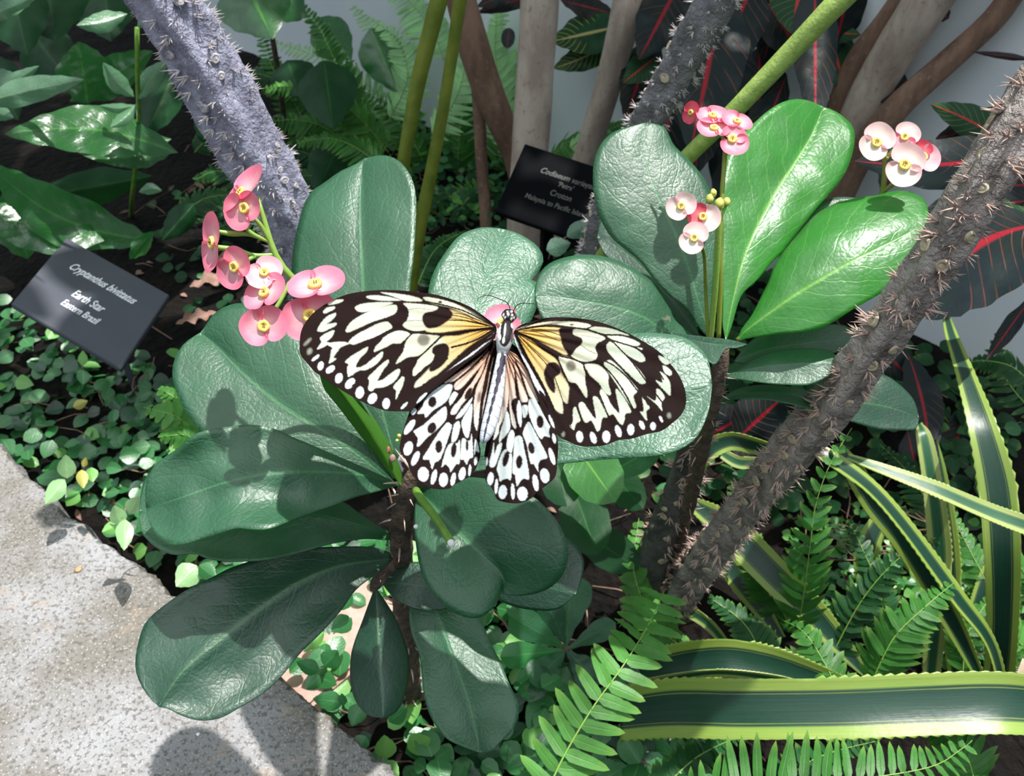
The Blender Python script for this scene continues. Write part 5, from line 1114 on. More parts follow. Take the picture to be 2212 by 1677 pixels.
# ================================================================== upper left leafy plants
tA = thing('broadleaf_plant', 'wavy-edged glossy green plant at the far left behind the slate-grey label', 'plant', gnd(60, 520))
for a in (('wall_leaf', (385, 330), (10, 290), 110, .92, .80, -30, .005), ('wall_leaf', (330, 520), (-30, 350), 120, .95, .80, 40, .005), ('wall_leaf', (225, 520), (-60, 470), 120, .90, .84, -10, .005), ('wall_leaf', (60, 560), (20, 400), 130, .98, .92, 0, .008),
          ('wall_leaf', (370, 300), (170, 330), 70, .96, .90, 10, .008), ('wall_leaf', (190, 225), (170, 90), 130, 1.0, .95, 0, .008), ('wall_leaf', (150, 220), (330, 110), 90, 1.02, .98, 0, .006), ('wall_leaf', (370, 330), (230, 350), 60, .95, .9, -5, .006), ('wall_leaf', (280, 560), (330, 500), 40, .9, .9, 0, .004)):
    lf2(tA, M[a[0]], a[1], a[2], a[3], a[4], a[5], 'lance', a[6], T=(.02, -.01), rip=a[7], N=44, seed=a[3])
tB = thing('variegated_seedling', 'upright stem with shiny grey-green leaves at the upper left', 'plant', gnd(290, 420))
pxtube('stem', tB, M['limestalk'], [(296, 60, .80, 5), (297, 170, .84, 5), (300, 260, .9, 5), (295, 340, .96, 4), (285, 430, 1.03, 5), (283, 470, gdep(283, 470, -.005), 5)], 24)
for a in (((290, 210), (222, 135), 42, 'lance'), ((300, 215), (362, 130), 46, 'lance'), ((294, 225), (238, 275), 34, 'lance'), ((275, 30), (165, 55), 48, 'lance'), ((300, 415), (350, 412), 26, 'lance'), ((292, 228), (215, 228), 22, 'lance'), ((296, 60), (360, 20), 40, 'lance')):
    lf2(tB, M['greyleaf'], a[0], a[1], a[2], .86, .83, a[3], 6, T=(.006, .006), seed=a[2])
tC = thing('variegated_seedling', 'cluster of pale grey-green leaves at the left edge', 'plant', gnd(-40, 330))
pxtube('stem', tC, M['limestalk'], [(-30, 200, .86, 5), (-40, 330, .95, 5), (-40, 420, 1.05, 5), (-40, 430, gdep(-40, 430, -.005), 5)], 16)
for a in (((-60, 230), (182, 172), 62, .82, .78, 5), ((-40, 210), (85, 142), 40, .86, .84, -4), ((-50, 225), (30, 255), 44, .84, .82, 0), ((-50, 45), (80, -8), 44, .74, .70, 0), ((-40, 180), (40, 165), 50, .88, .86, 0)):
    lf2(tC, M['greyleaf'], a[0], a[1], a[2], a[3], a[4], 'lance', a[5], T=(.008, .004), rip=.003, seed=a[2])
tD = thing('heartleaf_plant', 'dark heart-leaved plant at the top behind the left spiny stem', 'plant', gnd(620, 420))
for a in (((520, -60), (590, 85), 170, 1.05, 1.0, 'ovate', 'wall_leaf'), ((640, -40), (560, 30), 140, 1.1, 1.05, 'ovate', 'wall_leaf'), ((700, 130), (720, 280), 130, 1.2, 1.15, 'ovate', 'shade'), ((620, 130), (650, 210), 100, 1.25, 1.2, 'ovate', 'shade'), ((100, -60), (120, 90), 170, 1.05, 1.0, 'ovate', 'shade'), ((800, 60), (860, 200), 100, 1.3, 1.28, 'ovate', 'wall_leaf')):
    lf2(tD, M[a[6]], a[0], a[1], a[2], a[3], a[4], a[5], 0, T=(.02, .02), rip=.004, seed=a[2])
for a in (((330, 380), (60, 430), 80, 1.1, 1.0, 'lance', 'shade'), ((420, 250), (520, 330), 70, 1.2, 1.15, 'ovate', 'shade'), ((60, 60), (160, 190), 120, 1.15, 1.1, 'ovate', 'shade'), ((20, -40), (60, 120), 140, 1.0, .97, 'ovate', 'shade'), ((220, -60), (240, 90), 150, 1.25, 1.2, 'ovate', 'shade'),
          ((380, 150), (310, 300), 90, 1.2, 1.12, 'ovate', 'shade'), ((680, 40), (760, 130), 90, 1.4, 1.36, 'ovate', 'wall_leaf'), ((480, 100), (430, 180), 90, 1.3, 1.25, 'ovate', 'shade'), ((740, 300), (680, 420), 100, 1.3, 1.25, 'ovate', 'shade'), ((560, 330), (640, 420), 80, 1.3, 1.22, 'ovate', 'shade'), ((-40, 120), (40, 260), 110, 1.05, 1.0, 'ovate', 'shade'), ((420, 440), (350, 520), 60, 1.1, 1.05, 'ovate', 'shade')):
    lf2(tD, M[a[6]], a[0], a[1], a[2], a[3], a[4], a[5], 0, T=(.02, .02), rip=.004, seed=a[2])
pxtube('stem', tD, M['thornstem'], [(560, -60, 1.15, 6), (600, 150, 1.3, 6), (620, 330, 1.45, 6), (620, 400, gdep(620, 400, -.005), 6)], 16)
# ================================================================== ferns
def frond(parent, mat, pts, n, plen, pw, rach=1.6, seed=0, leaflets=False, ang=68, droop=.25, kind='pinna', gap=.04, nrm=None, nm='frond', rmat='stalk'):
    """pts (x, y, depth) from base to tip; plen, pw in pixels"""
    w = [tuple(at(p[0], p[1], wclamp(p[0], p[1], p[2], .035))) for p in pts]; rs = resample(w, 60, 3); P = [Vector(q) for q in rs]; rr = random.Random(seed)
    dm = pts[len(pts) // 2][2]; Lp = plen * dm / FPX; Wp = pw * dm / FPX; r0 = rach * dm / FPX
    vs, fs, uv = tube3(P, [r0 * (1 - .7 * i / 60) for i in range(61)], 6); mb = MB(); mb.add(vs, fs, uv, 1)
    root = None; pin = []
    for i in range(n):
        u = gap + (1 - gap) * i / n; f = u * 60; k = min(59, int(f)); p = P[k].lerp(P[k + 1], f - k); T = (P[min(60, k + 2)] - P[max(0, k - 1)]).normalized()
        N0 = (nrm if nrm else ((CAM - p).normalized() + Vector((0, 0, .9)))).normalized(); N0 = (N0 - T * N0.dot(T)).normalized(); S = T.cross(N0)
        sc = min(1, .55 + u * 3) * (1 - max(0, u - .35) / .65 * .8) if not leaflets else min(1, .6 + u * 4) * (1 - max(0, u - .75) * 1.2)
        for sd in (-1, 1):
            a = math.radians(ang + rr.uniform(-9, 9)); a *= (1 - .25 * u)
            dr = T * math.cos(a) + S * (sd * math.sin(a)) - N0 * (droop * rr.uniform(.2, 1.1))
            nn = (N0 + S * rr.uniform(-.35, .35) + T * rr.uniform(-.3, .3)).normalized()
            pin.append(leaf3(p + T * (sd * .0006), dr, nn, Lp * sc * rr.uniform(.88, 1.08), Wp * (.5 + .5 * sc), kind, N=8 if leaflets else 5, M=1 if not leaflets else 2, arch=.18 + rr.uniform(-.08, .18), fold=rr.uniform(-.15, .25), wav=.10, seed=i))
    if leaflets:
        root = mb.build(nm, [M[mat], M[rmat]], parent)
        for v, f, u in pin:
            m2 = MB(); m2.add(v, f, u); o = m2.build('leaflet', M[mat]); o.parent = root
    else:
        for v, f, u in pin: mb.add(v, f, u, 0)
        root = mb.build(nm, [M[mat], M[rmat]], parent)
    return root
f1 = thing('fern', 'large fern frond plant in the lower centre, standing before the other ferns', 'fern', gnd(1190, 1700))
frond(f1, 'fernlight', [(1170, 1740, .50), (1215, 1640, .505), (1280, 1530, .51), (1345, 1440, .52), (1395, 1360, .54), (1425, 1300, .56), (1435, 1275, .57)], 17, 92, 29, 2.4, 1, True, 78, .12, gap=.02, nrm=None)
f2 = thing('fern', 'fern spreading under the striped leaves along the bottom right edge', 'fern', gnd(1900, 1760))
frond(f2, 'fern', [(1500, 1720, .48), (1620, 1700, .475), (1800, 1690, .47), (2000, 1660, .47), (2075, 1620, .48), (2100, 1600, .48)], 27, 122, 22, 2.2, 2, False, 80, .1, gap=.0)
frond(f2, 'fern', [(2110, 1720, .5), (2090, 1640, .5), (2040, 1590, .51), (1990, 1560, .53)], 16, 70, 20, 2, 3, False, 70, .1)
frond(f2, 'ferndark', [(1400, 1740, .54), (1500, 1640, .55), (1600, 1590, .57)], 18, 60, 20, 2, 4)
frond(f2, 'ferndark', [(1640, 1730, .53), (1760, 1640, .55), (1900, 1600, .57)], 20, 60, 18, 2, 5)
f3 = thing('fern', 'fern with drooping fronds behind the long slanting spiny stem', 'fern', gnd(1720, 1330))
for k, (pts, n, pl_, pw, mt) in enumerate((
    ([(1720, 1380, .66), (1735, 1290, .62), (1750, 1180, .59), (1760, 1100, .58), (1790, 1010, .575), (1840, 925, .58)], 20, 70, 22, 'fern'),
    ([(1840, 1560, .56), (1790, 1450, .57), (1740, 1370, .58), (1690, 1340, .6)], 14, 62, 22, 'fern'),
    ([(1880, 1480, .58), (1930, 1380, .57), (2000, 1310, .57), (2060, 1260, .58)], 18, 78, 22, 'fern'),
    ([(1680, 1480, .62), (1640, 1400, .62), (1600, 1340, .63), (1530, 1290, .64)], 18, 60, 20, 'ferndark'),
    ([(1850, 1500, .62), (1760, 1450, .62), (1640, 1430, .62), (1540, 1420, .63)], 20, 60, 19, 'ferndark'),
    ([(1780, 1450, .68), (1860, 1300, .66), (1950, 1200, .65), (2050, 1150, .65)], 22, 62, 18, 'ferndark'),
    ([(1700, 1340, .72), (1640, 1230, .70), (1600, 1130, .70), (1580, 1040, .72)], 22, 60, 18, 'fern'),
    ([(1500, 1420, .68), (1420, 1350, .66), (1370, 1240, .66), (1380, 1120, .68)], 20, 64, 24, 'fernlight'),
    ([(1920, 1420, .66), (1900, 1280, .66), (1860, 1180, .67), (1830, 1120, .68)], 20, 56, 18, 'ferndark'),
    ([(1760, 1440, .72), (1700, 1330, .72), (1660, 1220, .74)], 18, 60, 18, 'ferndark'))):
    frond(f3, mt, pts, n, pl_, pw, 1.8, 10 + k)
f4 = thing('fern', 'fern clump at the right edge behind the upright striped leaves', 'fern', gnd(2150, 1250))
for k, (pts, n, pl_, pw, mt) in enumerate((
    ([(2180, 1400, .70), (2140, 1280, .70), (2090, 1180, .71), (2040, 1080, .73)], 22, 56, 18, 'fern'), ([(2240, 1450, .66), (2180, 1360, .65), (2110, 1330, .65), (2030, 1320, .66)], 20, 56, 18, 'fernlight'),
    ([(2060, 1250, .80), (2020, 1120, .80), (1960, 1020, .82), (1900, 960, .84)], 24, 60, 16, 'ferndark'), ([(2240, 1150, .85), (2150, 1020, .86), (2060, 960, .88), (1980, 940, .9)], 24, 60, 16, 'ferndark'),
    ([(2240, 900, .85), (2180, 830, .85), (2150, 760, .86), (2190, 690, .86)], 14, 44, 14, 'ferndark'), ([(2230, 830, .8), (2180, 790, .8), (2110, 780, .82), (2060, 800, .84)], 16, 40, 14, 'ferndark'),
    ([(2250, 1300, .7), (2200, 1220, .7), (2150, 1180, .71)], 14, 50, 18, 'fern'), ([(2120, 1060, .9), (2060, 930, .92), (2000, 860, .93), (1930, 800, .95)], 22, 50, 15, 'ferndark'), ([(2080, 1450, .64), (2090, 1370, .64), (2140, 1290, .65)], 14, 50, 18, 'fern'))):
    frond(f4, mt, pts, n, pl_, pw, 1.6, 40 + k)
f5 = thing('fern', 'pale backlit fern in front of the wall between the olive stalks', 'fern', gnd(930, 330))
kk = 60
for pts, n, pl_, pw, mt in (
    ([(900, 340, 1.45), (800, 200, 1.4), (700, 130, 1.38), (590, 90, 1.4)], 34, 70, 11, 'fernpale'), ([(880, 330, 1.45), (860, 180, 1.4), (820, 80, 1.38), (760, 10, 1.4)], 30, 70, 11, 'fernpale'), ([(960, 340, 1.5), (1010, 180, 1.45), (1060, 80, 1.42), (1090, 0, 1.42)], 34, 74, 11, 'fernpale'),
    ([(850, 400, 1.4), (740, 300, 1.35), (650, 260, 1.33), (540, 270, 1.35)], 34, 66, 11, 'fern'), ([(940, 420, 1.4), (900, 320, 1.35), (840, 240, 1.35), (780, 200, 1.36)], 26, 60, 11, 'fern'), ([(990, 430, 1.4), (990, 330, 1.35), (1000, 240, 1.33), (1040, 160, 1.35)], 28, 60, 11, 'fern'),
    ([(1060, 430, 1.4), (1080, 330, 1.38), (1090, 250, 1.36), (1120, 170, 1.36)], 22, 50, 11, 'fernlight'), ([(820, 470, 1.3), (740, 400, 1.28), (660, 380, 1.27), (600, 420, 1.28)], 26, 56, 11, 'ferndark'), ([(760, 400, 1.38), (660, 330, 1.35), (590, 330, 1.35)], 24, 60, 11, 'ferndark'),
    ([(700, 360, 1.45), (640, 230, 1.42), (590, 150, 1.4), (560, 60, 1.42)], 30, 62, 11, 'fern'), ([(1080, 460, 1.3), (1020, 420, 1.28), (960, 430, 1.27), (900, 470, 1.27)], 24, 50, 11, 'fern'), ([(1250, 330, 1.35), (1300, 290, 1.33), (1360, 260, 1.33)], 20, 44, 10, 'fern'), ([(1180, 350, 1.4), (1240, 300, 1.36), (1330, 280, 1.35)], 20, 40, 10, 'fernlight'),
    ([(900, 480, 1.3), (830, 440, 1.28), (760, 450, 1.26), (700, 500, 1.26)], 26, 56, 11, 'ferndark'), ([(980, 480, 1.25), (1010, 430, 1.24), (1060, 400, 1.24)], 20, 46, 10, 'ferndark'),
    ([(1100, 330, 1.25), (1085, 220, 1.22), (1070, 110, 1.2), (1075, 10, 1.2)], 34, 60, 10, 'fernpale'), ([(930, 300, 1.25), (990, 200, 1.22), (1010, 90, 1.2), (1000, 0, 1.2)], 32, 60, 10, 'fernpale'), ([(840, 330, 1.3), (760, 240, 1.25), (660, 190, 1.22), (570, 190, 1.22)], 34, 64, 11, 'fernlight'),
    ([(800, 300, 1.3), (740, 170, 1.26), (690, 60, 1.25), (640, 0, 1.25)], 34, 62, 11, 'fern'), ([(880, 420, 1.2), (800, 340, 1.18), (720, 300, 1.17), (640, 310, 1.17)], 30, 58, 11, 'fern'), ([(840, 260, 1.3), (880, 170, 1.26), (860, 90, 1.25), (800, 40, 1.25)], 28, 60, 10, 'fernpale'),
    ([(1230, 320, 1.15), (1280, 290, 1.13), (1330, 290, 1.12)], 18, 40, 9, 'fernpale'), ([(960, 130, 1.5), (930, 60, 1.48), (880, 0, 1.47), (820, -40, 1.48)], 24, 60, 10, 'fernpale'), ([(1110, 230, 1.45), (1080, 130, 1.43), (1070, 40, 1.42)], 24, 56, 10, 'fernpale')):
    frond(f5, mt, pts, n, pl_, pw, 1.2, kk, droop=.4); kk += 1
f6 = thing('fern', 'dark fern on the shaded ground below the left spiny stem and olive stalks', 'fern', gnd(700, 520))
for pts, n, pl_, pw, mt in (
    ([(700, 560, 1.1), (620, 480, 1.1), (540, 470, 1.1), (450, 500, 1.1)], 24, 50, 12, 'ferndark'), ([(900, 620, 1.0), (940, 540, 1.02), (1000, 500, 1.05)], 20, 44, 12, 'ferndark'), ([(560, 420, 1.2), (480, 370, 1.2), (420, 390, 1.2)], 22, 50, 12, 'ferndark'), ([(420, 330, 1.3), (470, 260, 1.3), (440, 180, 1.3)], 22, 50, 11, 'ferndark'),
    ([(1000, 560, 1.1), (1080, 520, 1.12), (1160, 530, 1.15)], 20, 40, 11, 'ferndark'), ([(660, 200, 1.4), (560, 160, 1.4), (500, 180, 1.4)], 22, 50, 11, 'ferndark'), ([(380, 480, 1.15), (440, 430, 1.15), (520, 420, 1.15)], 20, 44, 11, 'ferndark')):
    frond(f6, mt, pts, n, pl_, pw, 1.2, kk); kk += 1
# a small fern tuft at the left big leaf
f7 = thing('fern', 'small bright fern tuft poking out left of the big left leaves', 'fern', gnd(400, 960))
frond(f7, 'fernlight', [(430, 950, .68), (390, 905, .665), (350, 890, .66), (310, 880, .665)], 9, 52, 24, 1.4, 90, False, 80, .2); frond(f7, 'fern', [(420, 900, .70), (380, 860, .69), (340, 840, .69)], 8, 44, 20, 1.4, 91)
frond(f7, 'fern', [(430, 960, .66), (400, 940, .655), (340, 945, .655)], 8, 40, 20, 1.4, 92)
# ================================================================== striped strap leaves
def strapmat(name, green, margin, m0=.62):
    b = NB(name); u, v = b.uvxy(); av = b.math('ABSOLUTE', b.math('MULTIPLY_ADD', v, 2, -1)); mp = b.n('ShaderNodeMapping'); b.l(b._tc.outputs['UV'], mp.inputs[0]); mp.inputs['Scale'].default_value = (1.2, 26, 1)
    st = b.noise(3, 4, .7, mp.outputs[0]); edge_ = b.math('ADD', av, b.math('MULTIPLY', b.math('SUBTRACT', st, .5), .10))
    mm = b.rng(edge_, m0 - .05, m0 + .05); mcol = b.mix(b.rng(st, .35, .65), margin, tuple(x * y for x, y in zip(margin, (.6, .85, .6))))
    th = b.math('MULTIPLY', b.rng(edge_, m0 - .13, m0 - .11), b.rng(edge_, m0 - .10, m0 - .08, 1, 0)); col = b.mix(b.math('MULTIPLY', th, .6), b.mix(b.rng(st, .4, .6), green, tuple(x * 1.6 for x in green)), margin)
    col = b.mix(mm, col, mcol)
    return b.done(b.transl(b.pbr(col, .30, .8, b.bump(b.math('ADD', st, b.noise(300, 2)), .25, .0004)), b.mix(mm, tuple(x * 2.5 for x in green), margin), .28))
M['strap'] = strapmat('yellow_margined_strap', (.009, .045, .026), (.38, .47, .10), .60)
M['strapy'] = strapmat('pale_margined_strap', (.022, .10, .045), (.52, .55, .20), .50)
M['dry'] = plain('dried_strap', (.62, .50, .38), .7, c2=(.45, .33, .22), sc=60)
def strap(parent, pts, mat='strap', conc=.18, teeth=.10, twist=None, N=90, M_=8, nt=46, seed=0, nm='leaf'):
    """pts (x, y, depth, width px, roll degrees)"""
    w = []
    for p in pts:
        x, y, d, wd2 = p[:4]; roll = p[4] if len(p) > 4 else 0
        q = at(x, y, d); w.append((q.x, q.y, q.z, wd2 * d / FPX, roll))
    rs = resample(w, N, 3); P = [Vector(q[:3]) for q in rs]; K = 2 * M_ + 3; vs, uv, fs = [], [], []
    for i in range(N + 1):
        T = (P[min(N, i + 1)] - P[max(0, i - 1)]).normalized(); p = P[i]; V = (CAM - p).normalized(); V = (V - T * V.dot(T)).normalized(); S = T.cross(V)
        q = Quaternion(T, math.radians(rs[i][4])); S = q @ S; Nn = q @ V; h = rs[i][3] / 2
        ph = (i * nt / N) % 1.0; tooth = teeth * h * max(0, 1 - ph * 2.2) + .0004 * max(0, 1 - ph * 2.2)
        for j in range(K):
            s = -1 + 2 * (j - 1) / (K - 3)
            if j == 0: s, ex = -1, -tooth
            elif j == K - 1: s, ex = 1, tooth
            else: ex = 0
            z = -conc * h * (1 - s * s) * 1.0
            vs.append(p + S * (h * s + ex) + Nn * z + T * (abs(ex) * .6)); uv.append((i / N, .5 + .5 * s))
    for i in range(N):
        for j in range(K - 1):
            a = i * K + j; fs.append((a, a + 1, a + K + 1, a + K))
    o = link(nm, mesh(nm, vs, fs, uv), M[mat], parent); m = o.modifiers.new('thickness', 'SOLIDIFY'); m.thickness = .0008; m.offset = -1
    return o
g1 = thing('bromeliad', 'striped plant with a long yellow-edged toothed leaf lying across the lower right', 'plant', gnd(1380, 1560))
strap(g1, [(1330, 1545, .58, 100), (1450, 1530, .55, 118), (1600, 1532, .52, 122), (1800, 1530, .50, 122), (2000, 1522, .49, 124), (2140, 1518, .485, 126), (2230, 1524, .485, 124, 5), (2330, 1540, .49, 110, 10)], seed=1, conc=.22)
strap(g1, [(1380, 1460, .62, 60), (1450, 1440, .60, 86), (1560, 1425, .58, 84, 6), (1660, 1440, .575, 84, 10), (1760, 1470, .57, 70, 16), (1860, 1500, .57, 34, 20), (1900, 1512, .57, 6, 20)], seed=2, conc=.25)
strap(g1, [(1360, 1490, .60, 24), (1460, 1466, .585, 24, 40), (1560, 1455, .575, 22, 50), (1680, 1470, .57, 24, 40), (1760, 1490, .57, 12, 30)], 'strapy', seed=3)
g2 = thing('bromeliad', 'striped plant with upright and arching yellow-edged leaves at the right edge', 'plant', gnd(2080, 1440))
strap(g2, [(2155, 1500, .66, 56), (2165, 1350, .62, 60), (2165, 1200, .60, 70), (2155, 1060, .60, 72), (2125, 930, .61, 56, 10), (2090, 820, .64, 40, 20), (2055, 720, .68, 26, 30), (2040, 660, .71, 10, 30)], seed=4, conc=.1)
strap(g2, [(2180, 1560, .62, 14), (2145, 1400, .60, 26, 30), (2070, 1290, .585, 46, 45), (1960, 1140, .575, 46, 50), (1880, 1050, .575, 44, 48), (1790, 985, .58, 40, 40), (1735, 960, .59, 20, 30)], seed=5)
strap(g2, [(2120, 1470, .63, 18), (2050, 1330, .62, 44, -10), (1960, 1180, .61, 50, -15), (1890, 1090, .61, 50, -15), (1840, 1010, .61, 40, -10), (1810, 960, .62, 14)], seed=6)
strap(g2, [(2260, 1150, .56, 40), (2150, 1110, .565, 40, 25), (2020, 1055, .57, 36, 30), (1900, 1010, .58, 26, 35), (1830, 985, .59, 14, 35)], 'strapy', seed=7)
strap(g2, [(2010, 1480, .68, 30), (2020, 1340, .66, 44), (2030, 1200, .65, 46), (2015, 1050, .64, 40, 15), (1998, 950, .64, 34, 20), (1985, 915, .65, 10)], 'strapy', seed=8)
strap(g2, [(2070, 1480, .68, 30), (2055, 1350, .66, 42, -10), (2045, 1180, .655, 48), (2030, 1030, .66, 30), (2020, 950, .67, 8)], seed=9)
strap(g2, [(1960, 1430, .72, 24), (1900, 1330, .70, 40, -10), (1870, 1220, .69, 46), (1900, 1130, .69, 40), (1960, 1100, .69, 14)], seed=10)
strap(g2, [(2060, 1470, .70, 22), (2105, 1330, .70, 30), (2140, 1230, .70, 30), (2190, 1150, .70, 10)], seed=11)
strap(g2, [(2190, 1520, .60, 26), (2225, 1430, .60, 30)], 'dry', seed=12, teeth=0, nt=4)
g3 = thing('bromeliad', 'striped plant whose leaves pass diagonally under the slanting spiny stem', 'plant', gnd(1560, 1080))
strap(g3, [(1470, 1160, .70, 14), (1480, 1080, .66, 34, -30), (1515, 990, .63, 44, -30), (1570, 955, .62, 40, 10), (1630, 965, .62, 40, 30), (1690, 985, .63, 34, 30)], seed=13)
strap(g3, [(1500, 1090, .72, 30), (1570, 1140, .70, 66), (1660, 1230, .685, 72), (1750, 1320, .675, 64), (1830, 1410, .67, 40), (1870, 1460, .67, 10)], seed=14)
strap(g3, [(1520, 1150, .74, 30), (1580, 1230, .73, 50), (1640, 1310, .72, 40), (1690, 1380, .71, 16)], seed=15)
strap(g3, [(1470, 1310, .70, 26), (1530, 1350, .68, 26, 30), (1580, 1410, .67, 20, 30)], 'strapy', seed=16)
strap(g3, [(1560, 980, .68, 20), (1600, 1000, .67, 26), (1660, 995, .66, 16)], 'strapy', seed=17)
# ================================================================== creeping fig
def figmass(name, label, poly, n, seed, mats, size=(.013, .021), zmax=.045, ztop=None):
    rr = random.Random(seed); pl2 = [gnd(*p) for p in poly]; P2 = [(p.x, p.y) for p in pl2]
    xs = [p[0] for p in P2]; ys = [p[1] for p in P2]; mb = MB(); c = 0
    while c < n:
        x = rr.uniform(min(xs), max(xs)); y = rr.uniform(min(ys), max(ys))
        if not pip(np.array([x]), np.array([y]), P2)[0]: continue
        if noise.noise(Vector((x * 14, y * 14, seed))) < -.32: c += 1; continue
        if (Vector((x, y, 0)) - wa).dot(wn) > -.03: c += 1; continue
        z = soil_z(x, y) + rr.uniform(.004, zmax) * (.5 + .5 * abs(noise.noise(Vector((x * 20, y * 20, 1)))) * 2)
        a = rr.uniform(0, 6.28); d = Vector((math.cos(a), math.sin(a) - .3, rr.uniform(-.45, .25))); nn = Vector((rr.uniform(-.5, .5), rr.uniform(-.9, .2), 1)).normalized(); s = rr.uniform(*size)
        v, f, u = leaf3(Vector((x, y, z)), d, nn, s, s * rr.uniform(.72, .95), rr.choice(('ovate', 'round')), N=7, M=2, arch=rr.uniform(0, .3), fold=rr.uniform(-.1, .35))
        mb.add(v, f, u, rr.choices(range(len(mats)), [m[1] for m in mats])[0]); c += 1
    # runners
    for k in range(n // 14):
        x = rr.uniform(min(xs), max(xs)); y = rr.uniform(min(ys), max(ys))
        if not pip(np.array([x]), np.array([y]), P2)[0]: continue
        a = rr.uniform(0, 6.28); pts = []; p = Vector((x, y, .012))
        for q in range(5): pts.append(p.copy()); a += rr.uniform(-.6, .6); p += Vector((math.cos(a) * .014, math.sin(a) * .014, rr.uniform(-.004, .008)))
        v, f, u = tube3(pts, [.0006] * 5, 5); mb.add(v, f, u, len(mats))
    o = mb.build(name, [M[m[0]] for m in mats] + [M['trunkred']]); tag(o, label, 'groundcover', kind='stuff'); return o
figmass('creeping_fig', 'creeping fig covering the soil between the slate-grey label and the kerb', [(-200, 640), (60, 690), (250, 800), (420, 790), (460, 900), (420, 1180), (470, 1300), (340, 1240), (100, 1060), (-40, 960), (-260, 820)], 620, 5,
        [('fig', 6), ('bigdark', 2), ('figlime', .8), ('figyel', .12)])
figmass('creeping_fig', 'creeping fig on the soil below the two lowest hanging leaves', [(420, 1230), (700, 1180), (900, 1200), (1150, 1280), (1240, 1500), (1250, 1760), (950, 1760), (820, 1640), (640, 1480), (500, 1380)], 640, 6, [('fig', 5), ('bigdark', 1.5), ('figlime', 1.2)], zmax=.06)
figmass('creeping_fig', 'creeping fig at the foot of the large fern frond', [(1150, 1480), (1420, 1480), (1560, 1560), (1520, 1760), (1180, 1760)], 130, 7, [('fig', 4), ('bigdark', 3)], (.016, .026))
figmass('small_leaf_groundcover', 'tiny bright leaves on the ground among the right-hand ferns', [(1700, 1130), (2000, 1100), (2180, 1200), (2212, 1500), (1900, 1420), (1720, 1330)], 900, 8, [('fig', 3), ('fernlight', 3), ('figlime', 1)], (.006, .011), .03)
figmass('small_leaf_groundcover', 'small leaves covering the shaded ground behind the olive stalks', [(620, 330), (1080, 300), (1140, 480), (1060, 600), (840, 620), (640, 470)], 1100, 9, [('fig', 2), ('shade', 5), ('fernlight', 1.5)], (.010, .018), .05)
figmass('small_leaf_groundcover', 'sparse dark leaves on the ground around the left spiny stem', [(300, 430), (640, 400), (760, 640), (430, 700)], 160, 10, [('shade', 4), ('fig', 1)], (.012, .02), .02)
figmass('small_leaf_groundcover', 'dark foliage on the shaded ground under the right plant', [(1180, 560), (1500, 560), (1900, 700), (2212, 900), (2100, 1150), (1500, 1150), (1200, 1000)], 700, 12, [('shade', 5), ('ferndark', 4), ('fig', .6)], (.014, .024), .05)
# single lit sprigs
def sprig(label, stem, leaves, mat, name='fig_sprig'):
    r = thing(name, label, 'plant', at(stem[0][0], stem[0][1], stem[0][2]))
    pxtube('stem', r, M['trunkred'], [(x, y, d, 1.6) for x, y, d in stem], 20, 6)
    for i, l in enumerate(leaves):
        b0, t0, w, d0, d1 = l[:5]; lf2(r, M[l[5] if len(l) > 5 else mat], b0, t0, w, d0, d1, 'ovate', T=(.002, .002), N=16, M_=4, seed=i + w)
sprig('bright fig sprig with round leaves leaning over the upper kerb edge', [(200, 1010, .665), (170, 1020, .66), (140, 1035, .655), (128, 1040, .652)], [((145, 1034), (142, 982), 42, .65, .645, 'figpale'), ((140, 1036), (97, 1090), 40, .65, .64, 'figpale'), ((176, 1015), (180, 1056), 27, .65, .645, 'figyel'), ((180, 1010), (186, 988), 14, .652, .65, 'figyel'), ((196, 1010), (200, 1042), 30, .655, .65, 'figlime')], 'figpale')
sprig('bright fig sprig hanging over the kerb beside the lower left leaves', [(330, 1070, .62), (300, 1078, .615), (275, 1095, .61), (262, 1120, .605)], [((278, 1110), (300, 1072), 36, .61, .60, 'figpale'), ((262, 1135), (246, 1092), 38, .606, .60, 'figpale'), ((270, 1122), (268, 1190), 40, .605, .59, 'figpale'), ((255, 1135), (220, 1150), 28, .61, .605, 'figlime')], 'figpale')
sprig('pair of bright fig leaves peeking out above the lowest big leaf', [(460, 1215, .59), (430, 1225, .585), (420, 1230, .58)], [((425, 1222), (380, 1268), 56, .58, .57, 'figpale'), ((430, 1222), (468, 1250), 40, .575, .57, 'fig')], 'figpale')
sprig('single yellow fig leaf below the slate-grey label', [(190, 882, .80), (175, 878, .795)], [((158, 880), (190, 866), 22, .79, .785, 'figyel')], 'figyel')
sprig('small lime leaf in front of the lower edge of the slate-grey label', [(178, 800, .78), (178, 790, .775)], [((179, 790), (179, 757), 22, .772, .768, 'figlime'), ((180, 800), (180, 832), 30, .775, .77, 'fig')], 'figlime')
sprig('two pale leaves under the right corner of the black label', [(1185, 560, .80), (1190, 545, .79), (1205, 530, .785), (1222, 512, .78)], [((1180, 540), (1233, 525), 42, .78, .775, 'figpale' if False else 'bigpale'), ((1224, 512), (1284, 474), 36, .775, .77, 'bigpale')], 'bigpale')
sprig('lime fig sprig at the bottom, right of the kerb corner', [(870, 1600, .60), (850, 1610, .595), (830, 1625, .59), (820, 1650, .59)], [((835, 1640), (830, 1588), 48, .59, .58, 'figlime'), ((830, 1645), (862, 1677), 34, .59, .58, 'figlime'), ((880, 1618), (930, 1595), 50, .595, .585, 'figlime')], 'figlime')
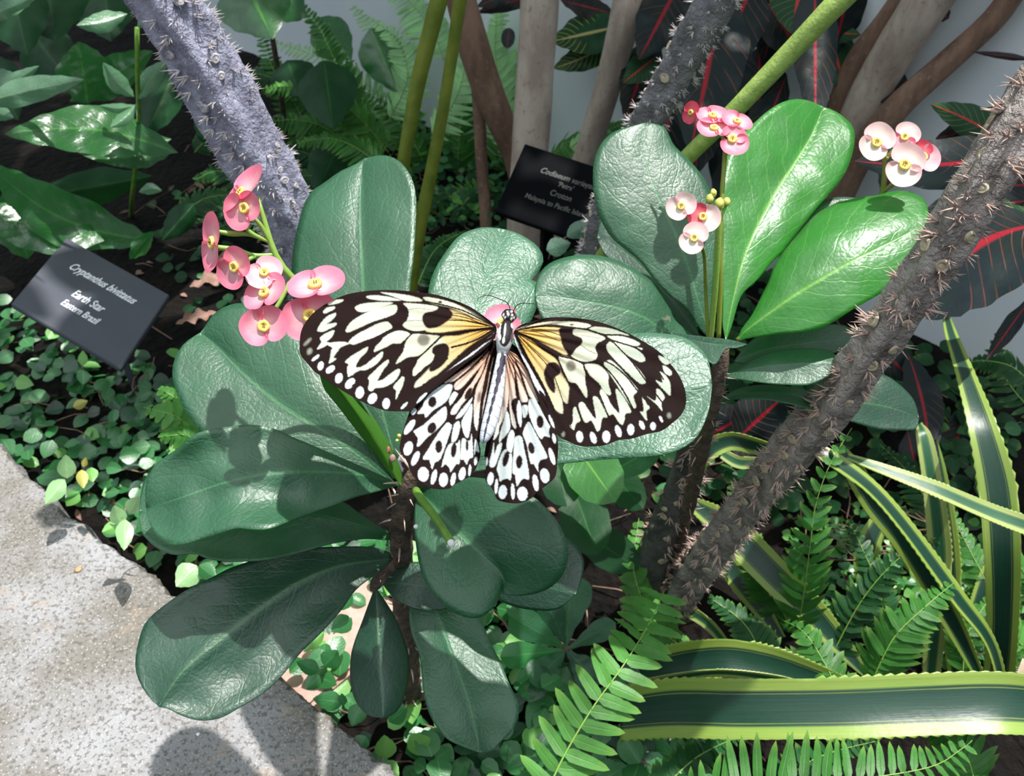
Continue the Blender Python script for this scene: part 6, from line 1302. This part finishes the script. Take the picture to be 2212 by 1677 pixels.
sprig('fig leaves lying against the pink brick', [(760, 1340, .60), (740, 1350, .595), (720, 1370, .59)], [((760, 1335), (715, 1365), 44, .59, .585, 'fig'), ((760, 1280), (720, 1320), 40, .58, .575, 'fig'), ((700, 1365), (655, 1410), 26, .59, .585, 'figlime')], 'fig')
sprig('large fig leaf over the kerb edge near the small hanging leaf', [(745, 1515, .575), (720, 1520, .57)], [((742, 1518), (675, 1510), 44, .565, .56, 'fig'), ((742, 1525), (738, 1498), 20, .565, .56, 'fig')], 'fig')
sprig('round fig leaves in a cluster near the kerb at the bottom', [(700, 1440, .585), (680, 1445, .58)], [((690, 1450), (640, 1430), 36, .58, .575, 'fig'), ((700, 1440), (730, 1405), 46, .58, .575, 'fig'), ((690, 1460), (660, 1490), 36, .58, .575, 'fig'), ((780, 1520), (760, 1570), 42, .575, .57, 'fig'), ((790, 1590), (770, 1620), 36, .57, .565, 'fig'), ((840, 1560), (880, 1530), 40, .575, .57, 'fig')], 'fig')
# loose litter: dried leaves and the pink debris by the slate label
lt = plain('dry_pinkish_litter', (.34, .20, .16), .85, c2=(.20, .11, .08), sc=90); M['litter'] = lt
for i, (x, y, w, l, lb) in enumerate(((410, 620, 40, 120, 'dry pinkish leaf litter right of the slate-grey label'), (380, 700, 34, 90, 'dry brown leaf below the slate-grey label corner'), (1850, 1330, 26, 44, 'small orange-brown dry leaf among the right ferns'), (440, 570, 24, 100, 'pale dry leaf behind the lowest pink flowers'))):
    p = gnd(x, y, .02); v, f, u = leaf3(p, Vector((.8, .5, .1)), Vector((0, -.2, 1)), l * gdep(x, y) / FPX, w * gdep(x, y) / FPX, 'lance', N=16, M=4, arch=.2, fold=.3, wav=.5, seed=i)
    mb = MB(); mb.add(v, f, u); o = mb.build('dry_leaf', M['litter'] if i != 2 else plain('orange_dry_leaf', (.55, .22, .08), .8)); tag(o, lb, 'leaf litter')
rr = random.Random(44); mb = MB()
for i in range(420):
    x = rr.uniform(-.6, .7); y = rr.uniform(.4, 1.9)
    if (Vector((x, y, 0)) - wa).dot(wn) > -.08: continue
    p = Vector((x, y, soil_z(x, y) + .003)); a = rr.uniform(0, 6.3)
    if i % 3:
        v, f, u = leaf3(p, Vector((math.cos(a), math.sin(a), rr.uniform(-.1, .3))), Vector((rr.uniform(-.4, .4), rr.uniform(-.4, .2), 1)), rr.uniform(.008, .03), rr.uniform(.004, .01), 'lance', N=5, M=1, arch=.3, fold=.3)
    else:
        q = Vector((math.cos(a), math.sin(a), .15)); L = rr.uniform(.02, .07); v, f, u = tube3([p, p + q * L * .5 + Vector((0, 0, .003)), p + q * L], [.0008, .0007, .0004], 5)
    mb.add(v, f, u, rr.choice((0, 0, 1)))
o = mb.build('litter', [M['litter'], M['thornstem']]); tag(o, 'dry twigs and leaf scraps scattered over the soil', 'litter', kind='stuff')

# ================================================================== unseen leaves added overhead, outside the frame, to shade the bed
def shade_canopy():
    rr = random.Random(77); mb = MB(); c = 0
    sx, sy = SUNDIR.x / SUNDIR.z, SUNDIR.y / SUNDIR.z
    while c < 2300:
        z = rr.uniform(1.15, 1.45); gx = rr.uniform(-1.5, 1.1); gy = rr.uniform(.5, 2.6)
        # gaps shaped in the added leaves to let sun through
        if noise.noise(Vector((gx * 5.5, gy * 5.5, 4))) > (.08 if gx < -.25 and gy < 1.1 else .9 if gx > -.05 and gy < 1.2 else .26): c += .3; continue
        if gx > .12 and gy < .60: c += .3; continue
        if gy < .62 + .10 * noise.noise(Vector((gx * 5, 0, 1))): continue
        a = rr.uniform(0, 6.28); P = Vector((gx + sx * z, gy + sy * z, z)); L = rr.uniform(.09, .17)
        v, f, u = leaf3(P, Vector((math.cos(a), math.sin(a), rr.uniform(-.5, .2))), Vector((rr.uniform(-.3, .3), rr.uniform(-.3, .3), 1)), L, L * .45, 'ovate', N=6, M=1, arch=.2, fold=.1); mb.add(v, f, u); c += 1
    o = mb.build('added_shade_foliage', M['bigdark']); tag(o, 'unseen leafy crown added above the planting bed to shade its back part', 'foliage', kind='stuff')
shade_canopy()
